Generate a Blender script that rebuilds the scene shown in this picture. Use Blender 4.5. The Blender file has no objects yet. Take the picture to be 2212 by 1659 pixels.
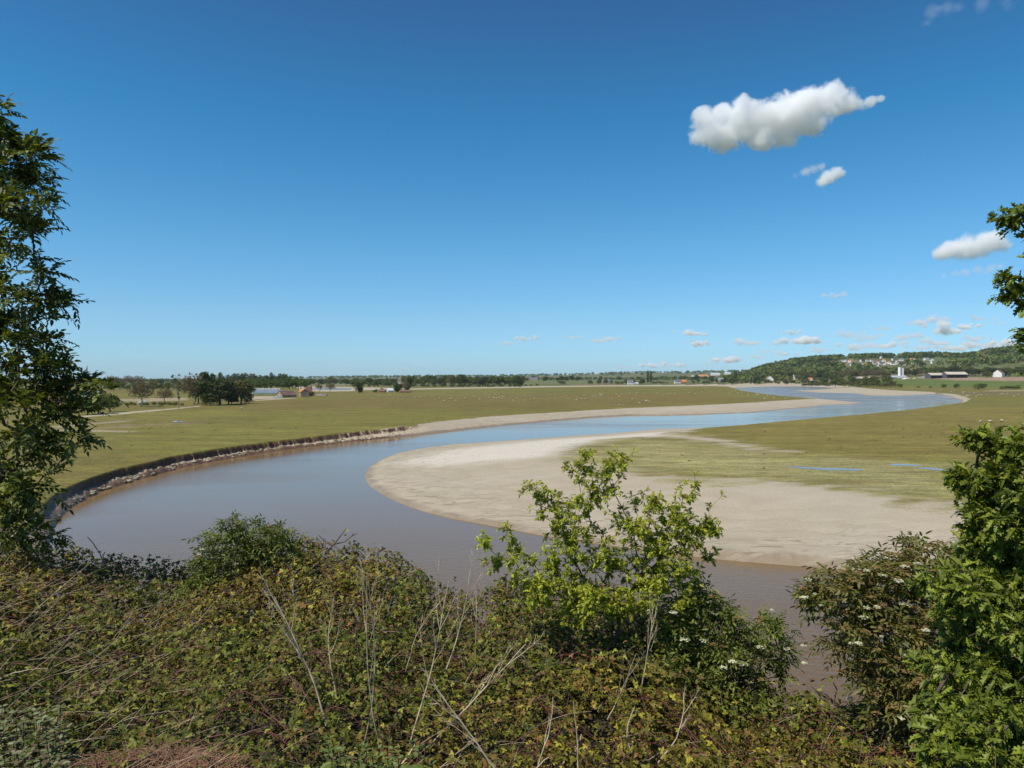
import bpy, math, numpy as np
from mathutils import Vector, Matrix
C = bpy.context.scene.collection
sc = bpy.context.scene
rng = np.random.default_rng(7)
# ------------------------------------------------------------------ camera, light, sky, exposure
CX, CY, FP, EYE = 1106.0, 829.5, 1550.0, 19.0        # working frame 2212 x 1659, focal length in its pixels, eye height over the water
PITCH = math.atan(10.5/1550)
F = 2.4                                               # height of the salt marsh over the water
cam = bpy.data.cameras.new('camera'); camo = bpy.data.objects.new('camera', cam); C.objects.link(camo)
cam.sensor_width = 36; cam.lens = 36*FP/2212; cam.clip_start = 0.1; cam.clip_end = 200000
camo.location = (0, 0, EYE); camo.rotation_euler = (math.pi/2-PITCH, 0, 0); sc.camera = camo
SUN_EL = math.radians(57); SUN_AZ = math.atan2(-0.80, -0.60)      # from +Y towards +X
sd = Vector((math.sin(SUN_AZ)*math.cos(SUN_EL), math.cos(SUN_AZ)*math.cos(SUN_EL), math.sin(SUN_EL)))
sl = bpy.data.lights.new('sun', 'SUN'); sl.energy = 4.9; sl.angle = math.radians(.53); sl.color = (1, .94, .84)
so = bpy.data.objects.new('sun', sl); C.objects.link(so); so.rotation_euler = (-sd).to_track_quat('-Z', 'Y').to_euler(); so.location = (0, 0, 200)
W = bpy.data.worlds.new('World'); sc.world = W; W.use_nodes = True
nt = W.node_tree; nt.nodes.clear()
def N(nt, t, **k):
    n = nt.nodes.new(t)
    for a, b in k.items(): setattr(n, a, b)
    return n
sky = N(nt, 'ShaderNodeTexSky', sky_type='NISHITA', sun_disc=False, sun_elevation=SUN_EL, sun_rotation=SUN_AZ, altitude=0, air_density=1.0, dust_density=0.25, ozone_density=3.0)
tc = N(nt, 'ShaderNodeTexCoord'); sx = N(nt, 'ShaderNodeSeparateXYZ'); nt.links.new(tc.outputs['Generated'], sx.inputs[0])
rp = N(nt, 'ShaderNodeValToRGB'); nt.links.new(sx.outputs['Z'], rp.inputs[0])
SKYR = [(0.0, (.43, .70, 1.12)), (.03, (.45, .72, 1.06)), (.08, (.476, .731, .95)), (.176, (.377, .757, .927)), (.328, (.205, .683, .879)), (.459, (.225, .534, .73)), (.7, (.35, .6, .72))]
while len(rp.color_ramp.elements) < len(SKYR): rp.color_ramp.elements.new(.5)
for e, (p, c) in zip(rp.color_ramp.elements, SKYR): e.position = p; e.color = (*c, 1)
mx = N(nt, 'ShaderNodeMix', data_type='RGBA', blend_type='MULTIPLY'); mx.inputs[0].default_value = 1
nt.links.new(sky.outputs[0], mx.inputs[6]); nt.links.new(rp.outputs[0], mx.inputs[7])
bg = N(nt, 'ShaderNodeBackground'); bg.inputs[1].default_value = 0.14
wo = N(nt, 'ShaderNodeOutputWorld'); nt.links.new(mx.outputs[2], bg.inputs[0]); nt.links.new(bg.outputs[0], wo.inputs[0])
sc.view_settings.view_transform = 'Standard'; sc.view_settings.look = 'None'; sc.view_settings.exposure = 0.0; sc.view_settings.gamma = 1
sc.cycles.use_denoising = True
sc.cycles.max_bounces = 16; sc.cycles.diffuse_bounces = 3; sc.cycles.transmission_bounces = 3; sc.cycles.glossy_bounces = 3
sc.cycles.transparent_max_bounces = 8; sc.cycles.volume_bounces = 14; sc.cycles.sample_clamp_indirect = 6
# ------------------------------------------------------------------ helpers
def ray(u, v):
    a = (u-CX)/FP; b = -(v-CY)/FP
    return np.array([a, math.cos(PITCH)+b*math.sin(PITCH), -math.sin(PITCH)+b*math.cos(PITCH)])
def at(u, v, z=0.0):
    d = ray(u, v); t = (z-EYE)/d[2]; return (d[0]*t, d[1]*t)
def pix(u, v, y):
    """point seen at (u, v), y metres ahead"""
    d = ray(u, v); t = y/d[1]; return np.array([d[0]*t, y, EYE+d[2]*t])
def smooth(a, b, x):
    t = np.clip((np.asarray(x, float)-a)/(b-a), 0, 1); return t*t*(3-2*t)
def _h(i, j, s):
    n = (i.astype(np.int64)*374761393+j.astype(np.int64)*668265263+s*982451653) & 0xffffffff
    n = ((n ^ (n >> 13))*1274126177) & 0xffffffff
    return ((n ^ (n >> 16)) & 0xffff)/65535.0
def vnoise(x, y, s=0):
    xi = np.floor(x); yi = np.floor(y); fx = x-xi; fy = y-yi; fx = fx*fx*(3-2*fx); fy = fy*fy*(3-2*fy)
    a = _h(xi, yi, s); b = _h(xi+1, yi, s); c = _h(xi, yi+1, s); d = _h(xi+1, yi+1, s)
    return (a*(1-fx)+b*fx)*(1-fy)+(c*(1-fx)+d*fx)*fy
def fbm(x, y, s=0, o=4):
    x = np.asarray(x, float); y = np.asarray(y, float); r = 0; a = .5; t = 0
    for k in range(o): r = r+a*vnoise(x*2**k+17*k, y*2**k-9*k, s+k); t += a; a *= .5
    return r/t*2-1
def sdf(P, poly):
    """signed distance, positive inside"""
    P = np.asarray(P, float); poly = np.asarray(poly, float); out = np.empty(len(P))
    A = poly; B = np.roll(poly, -1, 0); E = B-A; L = (E**2).sum(1)+1e-12
    for s in range(0, len(P), 60000):
        p = P[s:s+60000]; dm = np.full(len(p), 1e18); ins = np.zeros(len(p), bool)
        for k in range(len(A)):
            wx = p[:, 0]-A[k, 0]; wy = p[:, 1]-A[k, 1]
            t = np.clip((wx*E[k, 0]+wy*E[k, 1])/L[k], 0, 1)
            dx = wx-t*E[k, 0]; dy = wy-t*E[k, 1]; dm = np.minimum(dm, dx*dx+dy*dy)
            c = (A[k, 1] > p[:, 1]) != (B[k, 1] > p[:, 1])
            if E[k, 1] != 0:
                ins ^= c & (p[:, 0] < A[k, 0]+(p[:, 1]-A[k, 1])*E[k, 0]/E[k, 1])
        d = np.sqrt(dm); out[s:s+60000] = np.where(ins, d, -d)
    return out
def tag(o, label=None, cat=None, group=None, kind=None):
    if label: o['label'] = label
    if cat: o['category'] = cat
    if group: o['group'] = group
    if kind: o['kind'] = kind
    return o
def empty(name, loc, rz=0, s=1):
    o = bpy.data.objects.new(name, None); C.objects.link(o); o.location = loc; o.rotation_euler = (0, 0, rz); o.scale = (s, s, s)
    o.empty_display_size = .1; return o
def link(name, me, mat=None, parent=None):
    if mat is not None and not me.materials: me.materials.append(mat)
    o = bpy.data.objects.new(name, me); C.objects.link(o)
    if parent is not None: o.parent = parent
    return o
def copy_tree(o, parent=None):
    c = o.copy(); C.objects.link(c); c.parent = parent
    for ch in list(o.children): copy_tree(ch, c)
    return c
def mesh(name, V, Fs, col=None, smooth_=False):
    """V (n,3); Fs = list of (m,k) index arrays; col (n,3) optional point colour"""
    me = bpy.data.meshes.new(name); V = np.ascontiguousarray(V, np.float32)
    Fs = [np.asarray(f, np.int32) for f in Fs if len(f)]
    me.vertices.add(len(V)); me.vertices.foreach_set('co', V.ravel())
    loops = np.concatenate([f.ravel() for f in Fs]); tot = np.concatenate([np.full(len(f), f.shape[1], np.int32) for f in Fs])
    st = np.concatenate([[0], np.cumsum(tot)[:-1]]).astype(np.int32)
    me.loops.add(len(loops)); me.loops.foreach_set('vertex_index', loops)
    me.polygons.add(len(tot)); me.polygons.foreach_set('loop_start', st); me.polygons.foreach_set('loop_total', tot)
    if smooth_: me.polygons.foreach_set('use_smooth', np.ones(len(tot), bool))
    if col is not None:
        a = me.color_attributes.new('Col', 'FLOAT_COLOR', 'POINT'); c4 = np.ones((len(V), 4), np.float32); c4[:, :3] = col
        a.data.foreach_set('color', c4.ravel())
    me.update(calc_edges=True); return me
def fattr(me, name, v):
    a = me.attributes.new(name, 'FLOAT', 'POINT'); a.data.foreach_set('value', np.ascontiguousarray(v, np.float32))
# materials
def newmat(name):
    m = bpy.data.materials.new(name); m.use_nodes = True; m.node_tree.nodes.clear(); return m, m.node_tree
def out(nt, s, vol=None):
    o = N(nt, 'ShaderNodeOutputMaterial')
    if s is not None: nt.links.new(s, o.inputs[0])
    if vol is not None: nt.links.new(vol, o.inputs[1])
def pbr(name, col, rough=.8, spec=.3, noise=.25, scale=3.0, metal=0, bump=0):
    m, nt = newmat(name); p = N(nt, 'ShaderNodeBsdfPrincipled'); p.inputs['Roughness'].default_value = rough; p.inputs['Metallic'].default_value = metal
    p.inputs['Specular IOR Level'].default_value = spec
    t = N(nt, 'ShaderNodeTexCoord'); n = N(nt, 'ShaderNodeTexNoise'); n.inputs['Scale'].default_value = scale; n.inputs['Detail'].default_value = 6
    nt.links.new(t.outputs['Object'], n.inputs['Vector'])
    r = N(nt, 'ShaderNodeMapRange'); r.inputs[1].default_value = .3; r.inputs[2].default_value = .7; r.inputs[3].default_value = 1-noise; r.inputs[4].default_value = 1+noise
    nt.links.new(n.outputs[0], r.inputs[0])
    x = N(nt, 'ShaderNodeVectorMath', operation='SCALE'); x.inputs[0].default_value = col; nt.links.new(r.outputs[0], x.inputs['Scale'])
    nt.links.new(x.outputs[0], p.inputs['Base Color'])
    if bump:
        b = N(nt, 'ShaderNodeBump'); b.inputs['Distance'].default_value = bump; nt.links.new(n.outputs[0], b.inputs['Height']); nt.links.new(b.outputs[0], p.inputs['Normal'])
    out(nt, p.outputs[0]); return m
def leafmat(name, rough=.45, spec=.5, trans=.3, tcol=(1.1, 1.25, .5)):
    m, nt = newmat(name); a = N(nt, 'ShaderNodeAttribute', attribute_name='Col')
    p = N(nt, 'ShaderNodeBsdfPrincipled'); p.inputs['Roughness'].default_value = rough; p.inputs['Specular IOR Level'].default_value = spec
    nt.links.new(a.outputs['Color'], p.inputs['Base Color'])
    t = N(nt, 'ShaderNodeBsdfTranslucent'); v = N(nt, 'ShaderNodeVectorMath', operation='MULTIPLY'); v.inputs[1].default_value = tcol
    nt.links.new(a.outputs['Color'], v.inputs[0]); nt.links.new(v.outputs[0], t.inputs[0])
    x = N(nt, 'ShaderNodeMixShader'); x.inputs[0].default_value = trans; nt.links.new(p.outputs[0], x.inputs[1]); nt.links.new(t.outputs[0], x.inputs[2])
    out(nt, x.outputs[0]); return m
M = {}
M['leaf'] = leafmat('leaf', .45, .28, .33, (1.25, 1.2, .3))
M['bramble'] = leafmat('bramble_leaf', .5, .2, .22, (1.3, 1.15, .3))
M['farleaf'] = leafmat('far_leaf', .7, .2, .25)
M['bark'] = pbr('bark', (.10, .075, .055), .9, .2, .4, 12)
M['palebark'] = pbr('pale_bark', (.30, .26, .20), .9, .2, .3, 3)
M['drystem'] = pbr('dry_stem', (.48, .38, .25), .75, .3, .35, 9)
M['redstem'] = pbr('red_cane', (.13, .045, .035), .55, .4, .4, 9)
# ------------------------------------------------------------------ terrain shape
# water outline (read on the water surface, z = 0)
wl = [(60, 1290), (78, 1240), (90, 1208), (110, 1166), (112, 1149), (125, 1125), (154, 1096), (190, 1076), (220, 1061), (308, 1034), (396, 1010), (484, 992.6), (572, 978), (660, 966),
      (770, 953), (836, 946), (897, 940), (951, 933.7), (1062, 921), (1190, 909), (1292, 900.4), (1364, 896.6), (1446, 897), (1523, 895), (1628, 890.7), (1688, 885),
      (1766, 878), (1789, 875), (1831, 874), (1867, 871), (1831, 867.8), (1789, 864.7), (1761, 862), (1705, 858.5), (1649, 853), (1607, 846.5), (1584, 839.5), (1592, 838),
      (1640, 836), (1676, 834.9), (1738, 834.9), (1805, 838.2), (1772, 841.7), (1713, 843.7), (1761, 848), (1844, 849.6), (1872, 854), (1928, 855), (1973, 854), (2024, 851.8),
      (2052, 857), (2077, 865.5)]
W1 = [at(u, v) for u, v in wl]
wl2 = [(2076, 869.5), (2040, 875.6), (1956, 886), (1872, 894.5), (1788, 901.5), (1676, 911.5), (1592, 919.5), (1522, 924)]     # bank that drops away from the eye
W1 += [at(u, v, 1.2) for u, v in wl2]
wl3 = [(1420, 928.6), (1343, 936), (1241, 942.7), (1164, 949), (1062, 955.5), (973, 962), (925, 968), (880, 975), (845, 984), (823, 992.6), (804, 1004), (792, 1014.6), (787.6, 1030), (792, 1042), (801, 1052),
       (823, 1067.4), (850, 1081), (880, 1094), (925, 1108), (973, 1120), (1060, 1135.6), (1161, 1155), (1260, 1170), (1360, 1184), (1465, 1197), (1544, 1208), (1640, 1216), (1725, 1223), (1776, 1227),
       (1900, 1238), (2212, 1270), (2600, 1310)]
W1 += [at(u, v) for u, v in wl3]
W1 += [(95, 50), (120, 30), (40, 31), (0, 30), (-24, 31)]
# everything that is channel (water, mud and sand); its rim is where the turf begins (z = F)
cl = [(20, 1160), (44, 1133), (66, 1111), (84, 1096), (103, 1072), (141, 1052), (176, 1037), (229, 1017), (299, 1001), (374, 984), (440, 973), (528, 960), (660, 944), (770, 931),
      (898, 916.5), (973, 907.7), (1062, 899), (1164, 893), (1266, 886.3), (1369, 881), (1497, 876), (1628, 869.5), (1676, 865.8), (1749, 861.6), (1762, 860.6), (1699, 856), (1648, 850.8),
      (1600, 843), (1573, 835.2), (1550, 834), (1318, 834.6), (1241, 835.6), (1062, 838.6), (940, 840.6), (885, 841.6), (885, 839.2), (1062, 836), (1150, 834.4), (1241, 833.2), (1318, 832.4), (1500, 831.6), (1592, 830.8),
      (1704, 830.5), (1788, 832.5), (1833, 836), (1872, 839), (1928, 843), (2012, 846.7), (2063, 851.5), (2088, 857), (2096, 862.7), (2083, 869), (2040, 875), (1956, 885.7), (1872, 894),
      (1788, 901), (1676, 911), (1592, 918.7), (1522, 924), (1485, 930), (1450, 936), (1471, 938.5), (1522, 944.5), (1574, 953), (1625, 965), (1680, 974), (1600, 966), (1527, 953), (1446, 944.5), (1389, 944.5),
      (1330, 947), (1292, 953), (1266, 962), (1238, 973), (1200, 990), (1252, 1000), (1322, 1012.6), (1364, 1022), (1420, 1024), (1462, 1028), (1459, 1036), (1531, 1038), (1619, 1038), (1700, 1043),
      (1800, 1052), (1880, 1066), (1960, 1081), (2060, 1096), (2300, 1130), (2700, 1190)]
CH1 = [at(u, v, F) for u, v in cl] + [(140, 60), (160, 22), (40, 26), (0, 25), (-40, 26)]
W2 = [at(*p) for p in [(672, 839.4), (700, 838.2), (758, 838.6), (757, 842.6), (715, 843.4), (676, 842.4)]]
CH2 = [at(*p, F) for p in [(640, 835.6), (700, 834.6), (790, 836.6), (880, 839), (880, 841), (790, 842.6), (757, 845), (700, 846), (650, 844)]]
def uof(x, y): return CX+FP*x/np.maximum(y, 1e-3)
HILL = np.array([(1500, 0), (1560, 4), (1592, 14), (1620, 22), (1657, 32), (1713, 42), (1774, 47), (1844, 49), (1900, 51), (1940, 48), (1956, 52), (2029, 52), (2068, 50), (2110, 52), (2136, 57), (2180, 60), (2212, 62), (2600, 66), (3200, 50)], float)
RIDGE = np.array([(-2000, -3), (300, -3), (486, 1), (531, 2.5), (659, 4), (812, 6), (966, 7.5), (1062, 7.5), (1164, 10), (1241, 11), (1318, 13.5), (1369, 15.5), (1446, 15), (1600, 17), (1800, 20), (3500, 20)], float)
# bramble canopy: height of the leaf surface, by bearing u and distance ahead y
SIL = np.array([(-2000, 1130), (-300, 1140), (0, 1158), (60, 1180), (100, 1196), (150, 1212), (230, 1230), (320, 1250), (380, 1244), (430, 1222), (480, 1204), (540, 1198), (640, 1188), (700, 1192), (760, 1204), (820, 1215),
                (870, 1242), (930, 1275), (985, 1312), (1035, 1312), (1080, 1275), (1160, 1268), (1250, 1280), (1350, 1305), (1440, 1345), (1500, 1410), (1580, 1470), (1650, 1505), (1710, 1535), (1790, 1556), (1870, 1560), (1960, 1520),
                (2060, 1460), (2212, 1420), (2600, 1400), (5000, 1400)], float)
CREST = np.array([(-2000, 10), (0, 10.5), (500, 10.5), (700, 10), (985, 9), (1100, 9.5), (1300, 9.2), (1500, 8.4), (1700, 7.6), (1900, 7.4), (2212, 7.8), (4000, 8)], float)
def canopy(x, y, noise=True):
    u = np.clip(uof(x, np.maximum(y, .8)), -1500, 4500)
    dc = np.interp(u, CREST[:, 0], CREST[:, 1]); ys = np.interp(u, SIL[:, 0], SIL[:, 1])
    zc = EYE-dc*(ys-819)/FP
    z0 = 16.35
    t = np.clip((y-4)/(dc-4), 0, 1)
    z = z0*(1-t)+zc*t - .15*np.sin(np.pi*t)
    z = z+.20
    z = z-np.maximum(y-dc, 0)*1.0-.5*np.clip(y-dc, 0, 1)**2
    if noise:
        z = z+.22*fbm(x/1.1, y/1.1, 3, 2)*(1-.6*t)+.10*fbm(x/.35, y/.35, 9, 2)
    return z
PATCHES = []                                        # (polygon, colour, softness) painted turf, soil and track colours
def ground(x, y):
    x = np.asarray(x, float); y = np.asarray(y, float); r = np.hypot(x, y)
    u = np.where(y > 1, uof(x, y), np.where(x > 0, 3400, -1200)); u = np.clip(u, -1200, 3400)
    z = np.full(x.shape, F)
    # land rises slowly inland
    fr0 = smooth(0, .35, y/np.maximum(r, 1))
    z = z+np.interp(u, [700, 1100, 1600, 3000], [0, 10, 12, 12])*smooth(1800, 3000, r)*fr0
    z = z+np.interp(u, [1750, 1900, 2050, 3000], [0, 10, 17, 20])*smooth(1380, 2000, r)*fr0
    hh = np.interp(u, HILL[:, 0], HILL[:, 1])-9; fr = smooth(0, .35, y/np.maximum(r, 1)); hill = (EYE+np.maximum(hh, 0)/FP*3800-z)*smooth(2150, 3900, r)*smooth(1500, 1640, u)*fr
    z = z+np.maximum(hill, 0)*(1+.10*fbm(x/500, y/500, 5, 3))
    rd = np.interp(u, RIDGE[:, 0], RIDGE[:, 1]); z = np.where(r > 4000, np.maximum(z, z+(EYE+(rd-2)/FP*8500-z)*smooth(4500, 8500, r)*fr), z)
    z = z+(1-np.exp(-np.maximum(r-700, 0)/900))*.8*fbm(x/140, y/140, 21, 3)*smooth(1800, 2600, r)
    return z
def bank(x, y):
    """steep grown-over bank under the eye, down to the near shore"""
    yy = np.where(y > .8, y, .8); can = canopy(x, yy, False)-.95
    u = np.clip(uof(x, yy), -1500, 4500); dc = np.interp(u, CREST[:, 0], CREST[:, 1])
    zc = canopy(x, dc, False)-.95
    t = np.clip((y-dc)/(31-dc), 0, 1.3); sl_ = zc*(1-t)+(-.5)*t
    z = np.where(y > dc, sl_, can)
    z = np.where(y < 4, 15.1+(4-np.maximum(y, 1))*.6, z)
    return z
_gc = {}
def gz(x, y):
    """ground height with the bank under the eye"""
    return float(np.maximum(ground(np.array([x]), np.array([y])), bank(np.array([x]), np.array([y])) if y < 30 else -9)[0])
def hit(u, v, far=12000):
    """where the sight line through (u, v) meets the land"""
    d = ray(u, v); t = np.concatenate([np.arange(60, 600, 1), np.arange(600, 3000, 4), np.arange(3000, far, 15)]); hx = d[0]*t; hy = d[1]*t; hz = EYE+d[2]*t
    g = ground(hx, hy); k = np.nonzero(hz <= g)[0]
    if len(k) == 0: k = [len(t)-1]
    k = k[0]; return np.array([hx[k], hy[k], g[k]])
# ------------------------------------------------------------------ the land: one polar sheet, fine ahead and coarse behind
def build_land():
    rs = list(np.geomspace(.8, 24, 46))
    while rs[-1] < 90000:
        r = rs[-1]; rs.append(r+(max(.45, min(r*r/80000, .03*r)) if r < 15000 else .15*r))
    rs = np.array(rs)
    th = np.concatenate([np.arange(-180, -44, 3.4), np.arange(-42, 42.01, .09), np.arange(45, 180, 3.4)]); th = np.radians(th)
    nr, ntn = len(rs), len(th)
    R, T = np.meshgrid(rs, th, indexing='ij'); x = (R*np.sin(T)).ravel(); y = (R*np.cos(T)).ravel(); r = R.ravel()
    P = np.stack([x, y], 1); near = (r < 3500) & (y > 15) & (np.abs(x) < y*1.6+80)
    sW = np.full(len(x), -500.); sC = np.full(len(x), -500.)
    Pn = P[near]
    w = np.maximum(sdf(Pn, W1), sdf(Pn, W2)); c = np.maximum(sdf(Pn, CH1), sdf(Pn, CH2)); sW[near] = w; sC[near] = c
    cz = np.full(len(x), -100.); cliffpoly = [at(*p) for p in [(-60, 1330), (-260, 1100), (300, 960), (640, 915), (930, 890), (945, 935), (880, 962), (500, 1020), (250, 1090), (165, 1200), (120, 1330)]]
    cz[near] = sdf(Pn, cliffpoly); cm = smooth(0, 14, cz)
    inC = sC > 0; dW = np.maximum(-sW, 0); dG = np.maximum(sC, 0)
    t = np.where(inC, dW/np.maximum(dW+dG, 1e-3), 1.0)
    g0 = ground(x, y)
    # crumbling cliff of the outer bank
    nz = fbm(x/2.2, y/2.2, 31, 3); nf = fbm(x/.8, y/.8, 37, 3); n8 = fbm(x/9, y/9, 61, 2)
    tt = t+np.where(inC, .10*nz+.13*n8+.02*nf, 0)*cm
    tt2 = np.where(inC, tt, 1.2)
    deb = (.36+.14*n8)*np.clip(tt/.72, 0, 1)**.7+(.16*np.maximum(nz, -.3)+.15*nf)*smooth(.03, .25, tt)*(1-smooth(.62, .74, tt))
    hc = F*np.where(tt > .74, np.maximum(deb, .3)+(1-np.maximum(deb, .3))*smooth(.74, .82, tt), deb)
    hs = F*(.10*smooth(0, .02, t)+.90*t**.85)
    hs = hs+.10*fbm(x/3, y/3, 41, 3)*smooth(0, .05, t)*(1-smooth(.2, .4, t))*np.where(r < 200, 1, .3)
    nearedge = smooth(1350, 1500, uof(x, y))*(r < 110); hs = hs+nearedge*(.38*smooth(.0, .9, dW-.5*nz-.3)*(1-smooth(1.5, 9, dW))+.22*np.maximum(nf, 0)*smooth(0, .5, dW)*(1-smooth(1.2, 3.2, dW)))
    h = np.where(inC, hc*cm+hs*(1-cm), g0)
    h = np.where(sW > 0, -np.minimum(.25*sW, 1.5)-.03, h)
    bk = bank(x, y); h = np.where((y < 30) | (r < 30), np.maximum(bk, np.where(r < 32, -1, h)), h)
    h = np.where((y <= 30.5) & (r >= 30) & (y > 0), np.maximum(bk, np.where(np.abs(x) > 120, g0, h)), h)
    h = np.where(y <= 0, np.where(r < 60, 17.0, np.maximum(g0, 17-(r-60)*.1)), h)
    V = np.stack([x, y, h], 1)
    i = np.arange(nr-1)[:, None]*ntn; j = np.arange(ntn)[None, :]; jn = (j+1) % ntn
    Fq = np.stack([i+j, i+jn, i+ntn+jn, i+ntn+j], -1).reshape(-1, 4)[:, ::-1]
    # turf colour from the fields there are
    col = np.empty((len(x), 3)); base = np.array([.152, .138, .031])
    mot = fbm(x/45, y/60, 51, 4)[:, None]; st = fbm(x/160+y/400, y/22, 53, 3)[:, None]
    col[:] = base*(1+.16*mot+.14*st)
    brn = smooth(-.1, .5, fbm(x/200+3, y/70, 55, 3))[:, None]; col = col*(1-.45*brn)+np.array([.150, .108, .034])*.45*brn
    # inland fields beyond the marsh: patchwork
    inl = smooth(1500, 1900, r)[:, None]
    ci = np.floor((x+180*fbm(x/500, y/500, 71, 2))/230).astype(int); cj = np.floor((y+150*fbm(x/400, y/400, 73, 2))/190).astype(int)
    k = _h(ci, cj, 5); pal = np.array([[.09, .11, .035], [.12, .13, .05], [.10, .13, .045], [.17, .14, .075], [.075, .10, .03], [.13, .125, .05]])
    pc = pal[(k*5.99).astype(int)]; col = col*(1-inl)+pc*inl
    lowm = (r > 230) & (r < 2600)
    for poly, c_, s_ in PATCHES:
        p = np.array(poly); bb = lowm if s_ < 8 else (r > 20)
        bb = bb & (x > p[:, 0].min()-20) & (x < p[:, 0].max()+20) & (y > p[:, 1].min()-20) & (y < p[:, 1].max()+20)
        if not bb.any(): continue
        q = sdf(P[bb], poly); a = smooth(-s_, s_, q+fbm(x[bb]/9, y[bb]/9, 81, 3)*s_*1.3)[:, None]
        col[bb] = col[bb]*(1-a)+np.array(c_)*(1+.12*mot[bb])*a
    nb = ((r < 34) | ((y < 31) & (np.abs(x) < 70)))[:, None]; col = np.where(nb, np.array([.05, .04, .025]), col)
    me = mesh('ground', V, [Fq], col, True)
    gs = np.where(cm > .5, np.where(inC, (tt-.83)*8, 5), -sC)
    fattr(me, 'gs', np.clip(gs, -60, 60)); fattr(me, 'wd', np.clip(-sW, -5, 60))
    d1 = smooth(100, 40, np.abs(uof(x, y)-1350)/6)*smooth(420, 250, r)
    pen = ((sdf(P[near], [at(*p, 2) for p in [(1100, 930), (1480, 928), (1560, 940), (1800, 990), (2500, 1000), (2700, 1300), (1000, 1300), (780, 1030)]]) > 0))
    sf = np.full(len(x), 1.0); q = np.full(near.sum(), 1.0); q[pen] = 5.0; sf[near] = q; sf = np.where(cm > .5, .25, sf); pl = np.zeros(len(x)); pp_ = [at(*p, 1.5) for p in [(860, 992), (960, 968), (1150, 951), (1400, 937), (1480, 938), (1380, 950), (1290, 958), (1230, 975), (1190, 992), (1050, 1000), (930, 1004)]]; pl[near] = smooth(-6, 6, sdf(P[near], pp_)+3*fbm(P[near][:, 0]/6, P[near][:, 1]/6, 88, 3)); fattr(me, 'pale', pl); fattr(me, 'soft', sf); fattr(me, 'cliff', cm)
    m, nt = newmat('land'); L = nt.links
    A = lambda n: N(nt, 'ShaderNodeAttribute', attribute_name=n)
    def math_(op, a, b=None, c=None, clamp=False):
        n = N(nt, 'ShaderNodeMath', operation=op); n.use_clamp = clamp
        for k_, v_ in enumerate((a, b, c)):
            if v_ is None: continue
            if isinstance(v_, (int, float)): n.inputs[k_].default_value = v_
            else: L.new(v_, n.inputs[k_])
        return n.outputs[0]
    def noise(scale, det=4, vec=None, st_=(1, 1, 1)):
        n = N(nt, 'ShaderNodeTexNoise'); n.inputs['Scale'].default_value = scale; n.inputs['Detail'].default_value = det
        mp = N(nt, 'ShaderNodeMapping'); mp.inputs['Scale'].default_value = st_; L.new(geo.outputs['Position'], mp.inputs[0]); L.new(mp.outputs[0], n.inputs['Vector']); return n.outputs[0]
    def ramp(v, a, b, c=0., d=1.):
        n = N(nt, 'ShaderNodeMapRange', interpolation_type='SMOOTHSTEP'); L.new(v, n.inputs[0])
        for k_, q_ in zip((1, 2, 3, 4), (a, b, c, d)): n.inputs[k_].default_value = q_
        return n.outputs[0]
    def mixc(f, a, b):
        n = N(nt, 'ShaderNodeMix', data_type='RGBA')
        for k_, v_ in zip((0, 6, 7), (f, a, b)):
            if isinstance(v_, tuple): n.inputs[k_].default_value = (*v_, 1)
            elif isinstance(v_, float): n.inputs[k_].default_value = v_
            else: L.new(v_, n.inputs[k_])
        return n.outputs[2]
    def scl(c_, f):
        n = N(nt, 'ShaderNodeVectorMath', operation='SCALE'); L.new(c_, n.inputs[0]); L.new(f, n.inputs['Scale']); return n.outputs[0]
    geo = N(nt, 'ShaderNodeNewGeometry')
    n1 = noise(.16, 6, st_=(1, 1.6, 1)); n2 = noise(2.2, 5); n3 = noise(.03, 4); n4 = noise(9, 4)
    gsn = math_('ADD', A('gs').outputs['Fac'], math_('MULTIPLY', math_('MULTIPLY', math_('SUBTRACT', math_('ADD', math_('MULTIPLY', n1, .6), math_('MULTIPLY', n2, .4)), .5), 9.0), A('soft').outputs['Fac']))
    gm = N(nt, 'ShaderNodeMapRange', interpolation_type='SMOOTHSTEP'); L.new(gsn, gm.inputs[0])
    L.new(math_('MULTIPLY', A('soft').outputs['Fac'], -1.1), gm.inputs[1]); L.new(math_('MULTIPLY', A('soft').outputs['Fac'], 1.1), gm.inputs[2])
    sand = mixc(ramp(n1, .35, .65), (.360, .302, .218), (.40, .338, .246)); sand = mixc(math_('MULTIPLY', ramp(n3, .5, .62), .25), sand, (.43, .38, .31))
    sand = scl(sand, ramp(n2, .3, .7, .94, 1.05))
    sand = mixc(math_('MULTIPLY', A('pale').outputs['Fac'], ramp(n2, .35, .65, .35, .85)), sand, (.62, .57, .49))
    # wrinkles and cracks on the flats
    vo = N(nt, 'ShaderNodeTexNoise'); vo.inputs['Scale'].default_value = .22; vo.inputs['Detail'].default_value = 5; vo.inputs['Distortion'].default_value = 1.2
    mp = N(nt, 'ShaderNodeMapping'); mp.inputs['Scale'].default_value = (.35, 1.4, 1); L.new(geo.outputs['Position'], mp.inputs[0]); L.new(mp.outputs[0], vo.inputs['Vector'])
    cr = ramp(math_('ABSOLUTE', math_('SUBTRACT', vo.outputs[0], .5)), .0, .034, 1., 0.)
    crm = math_('MULTIPLY', cr, math_('MULTIPLY', ramp(A('wd').outputs['Fac'], 3, 24, 1., 0.), ramp(n1, .40, .56)))
    sand = mixc(math_('MULTIPLY', crm, .75), sand, (.17, .14, .09))
    band = N(nt, 'ShaderNodeMath', operation='SINE'); L.new(math_('ADD', math_('MULTIPLY', A('wd').outputs['Fac'], 1.1), math_('MULTIPLY', n1, 16.0)), band.inputs[0])
    sand = mixc(math_('MULTIPLY', math_('MULTIPLY', ramp(band.outputs[0], .45, 1.0), ramp(A('wd').outputs['Fac'], 4, 30, 1., 0.)), .30), sand, (.24, .19, .13))
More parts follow.
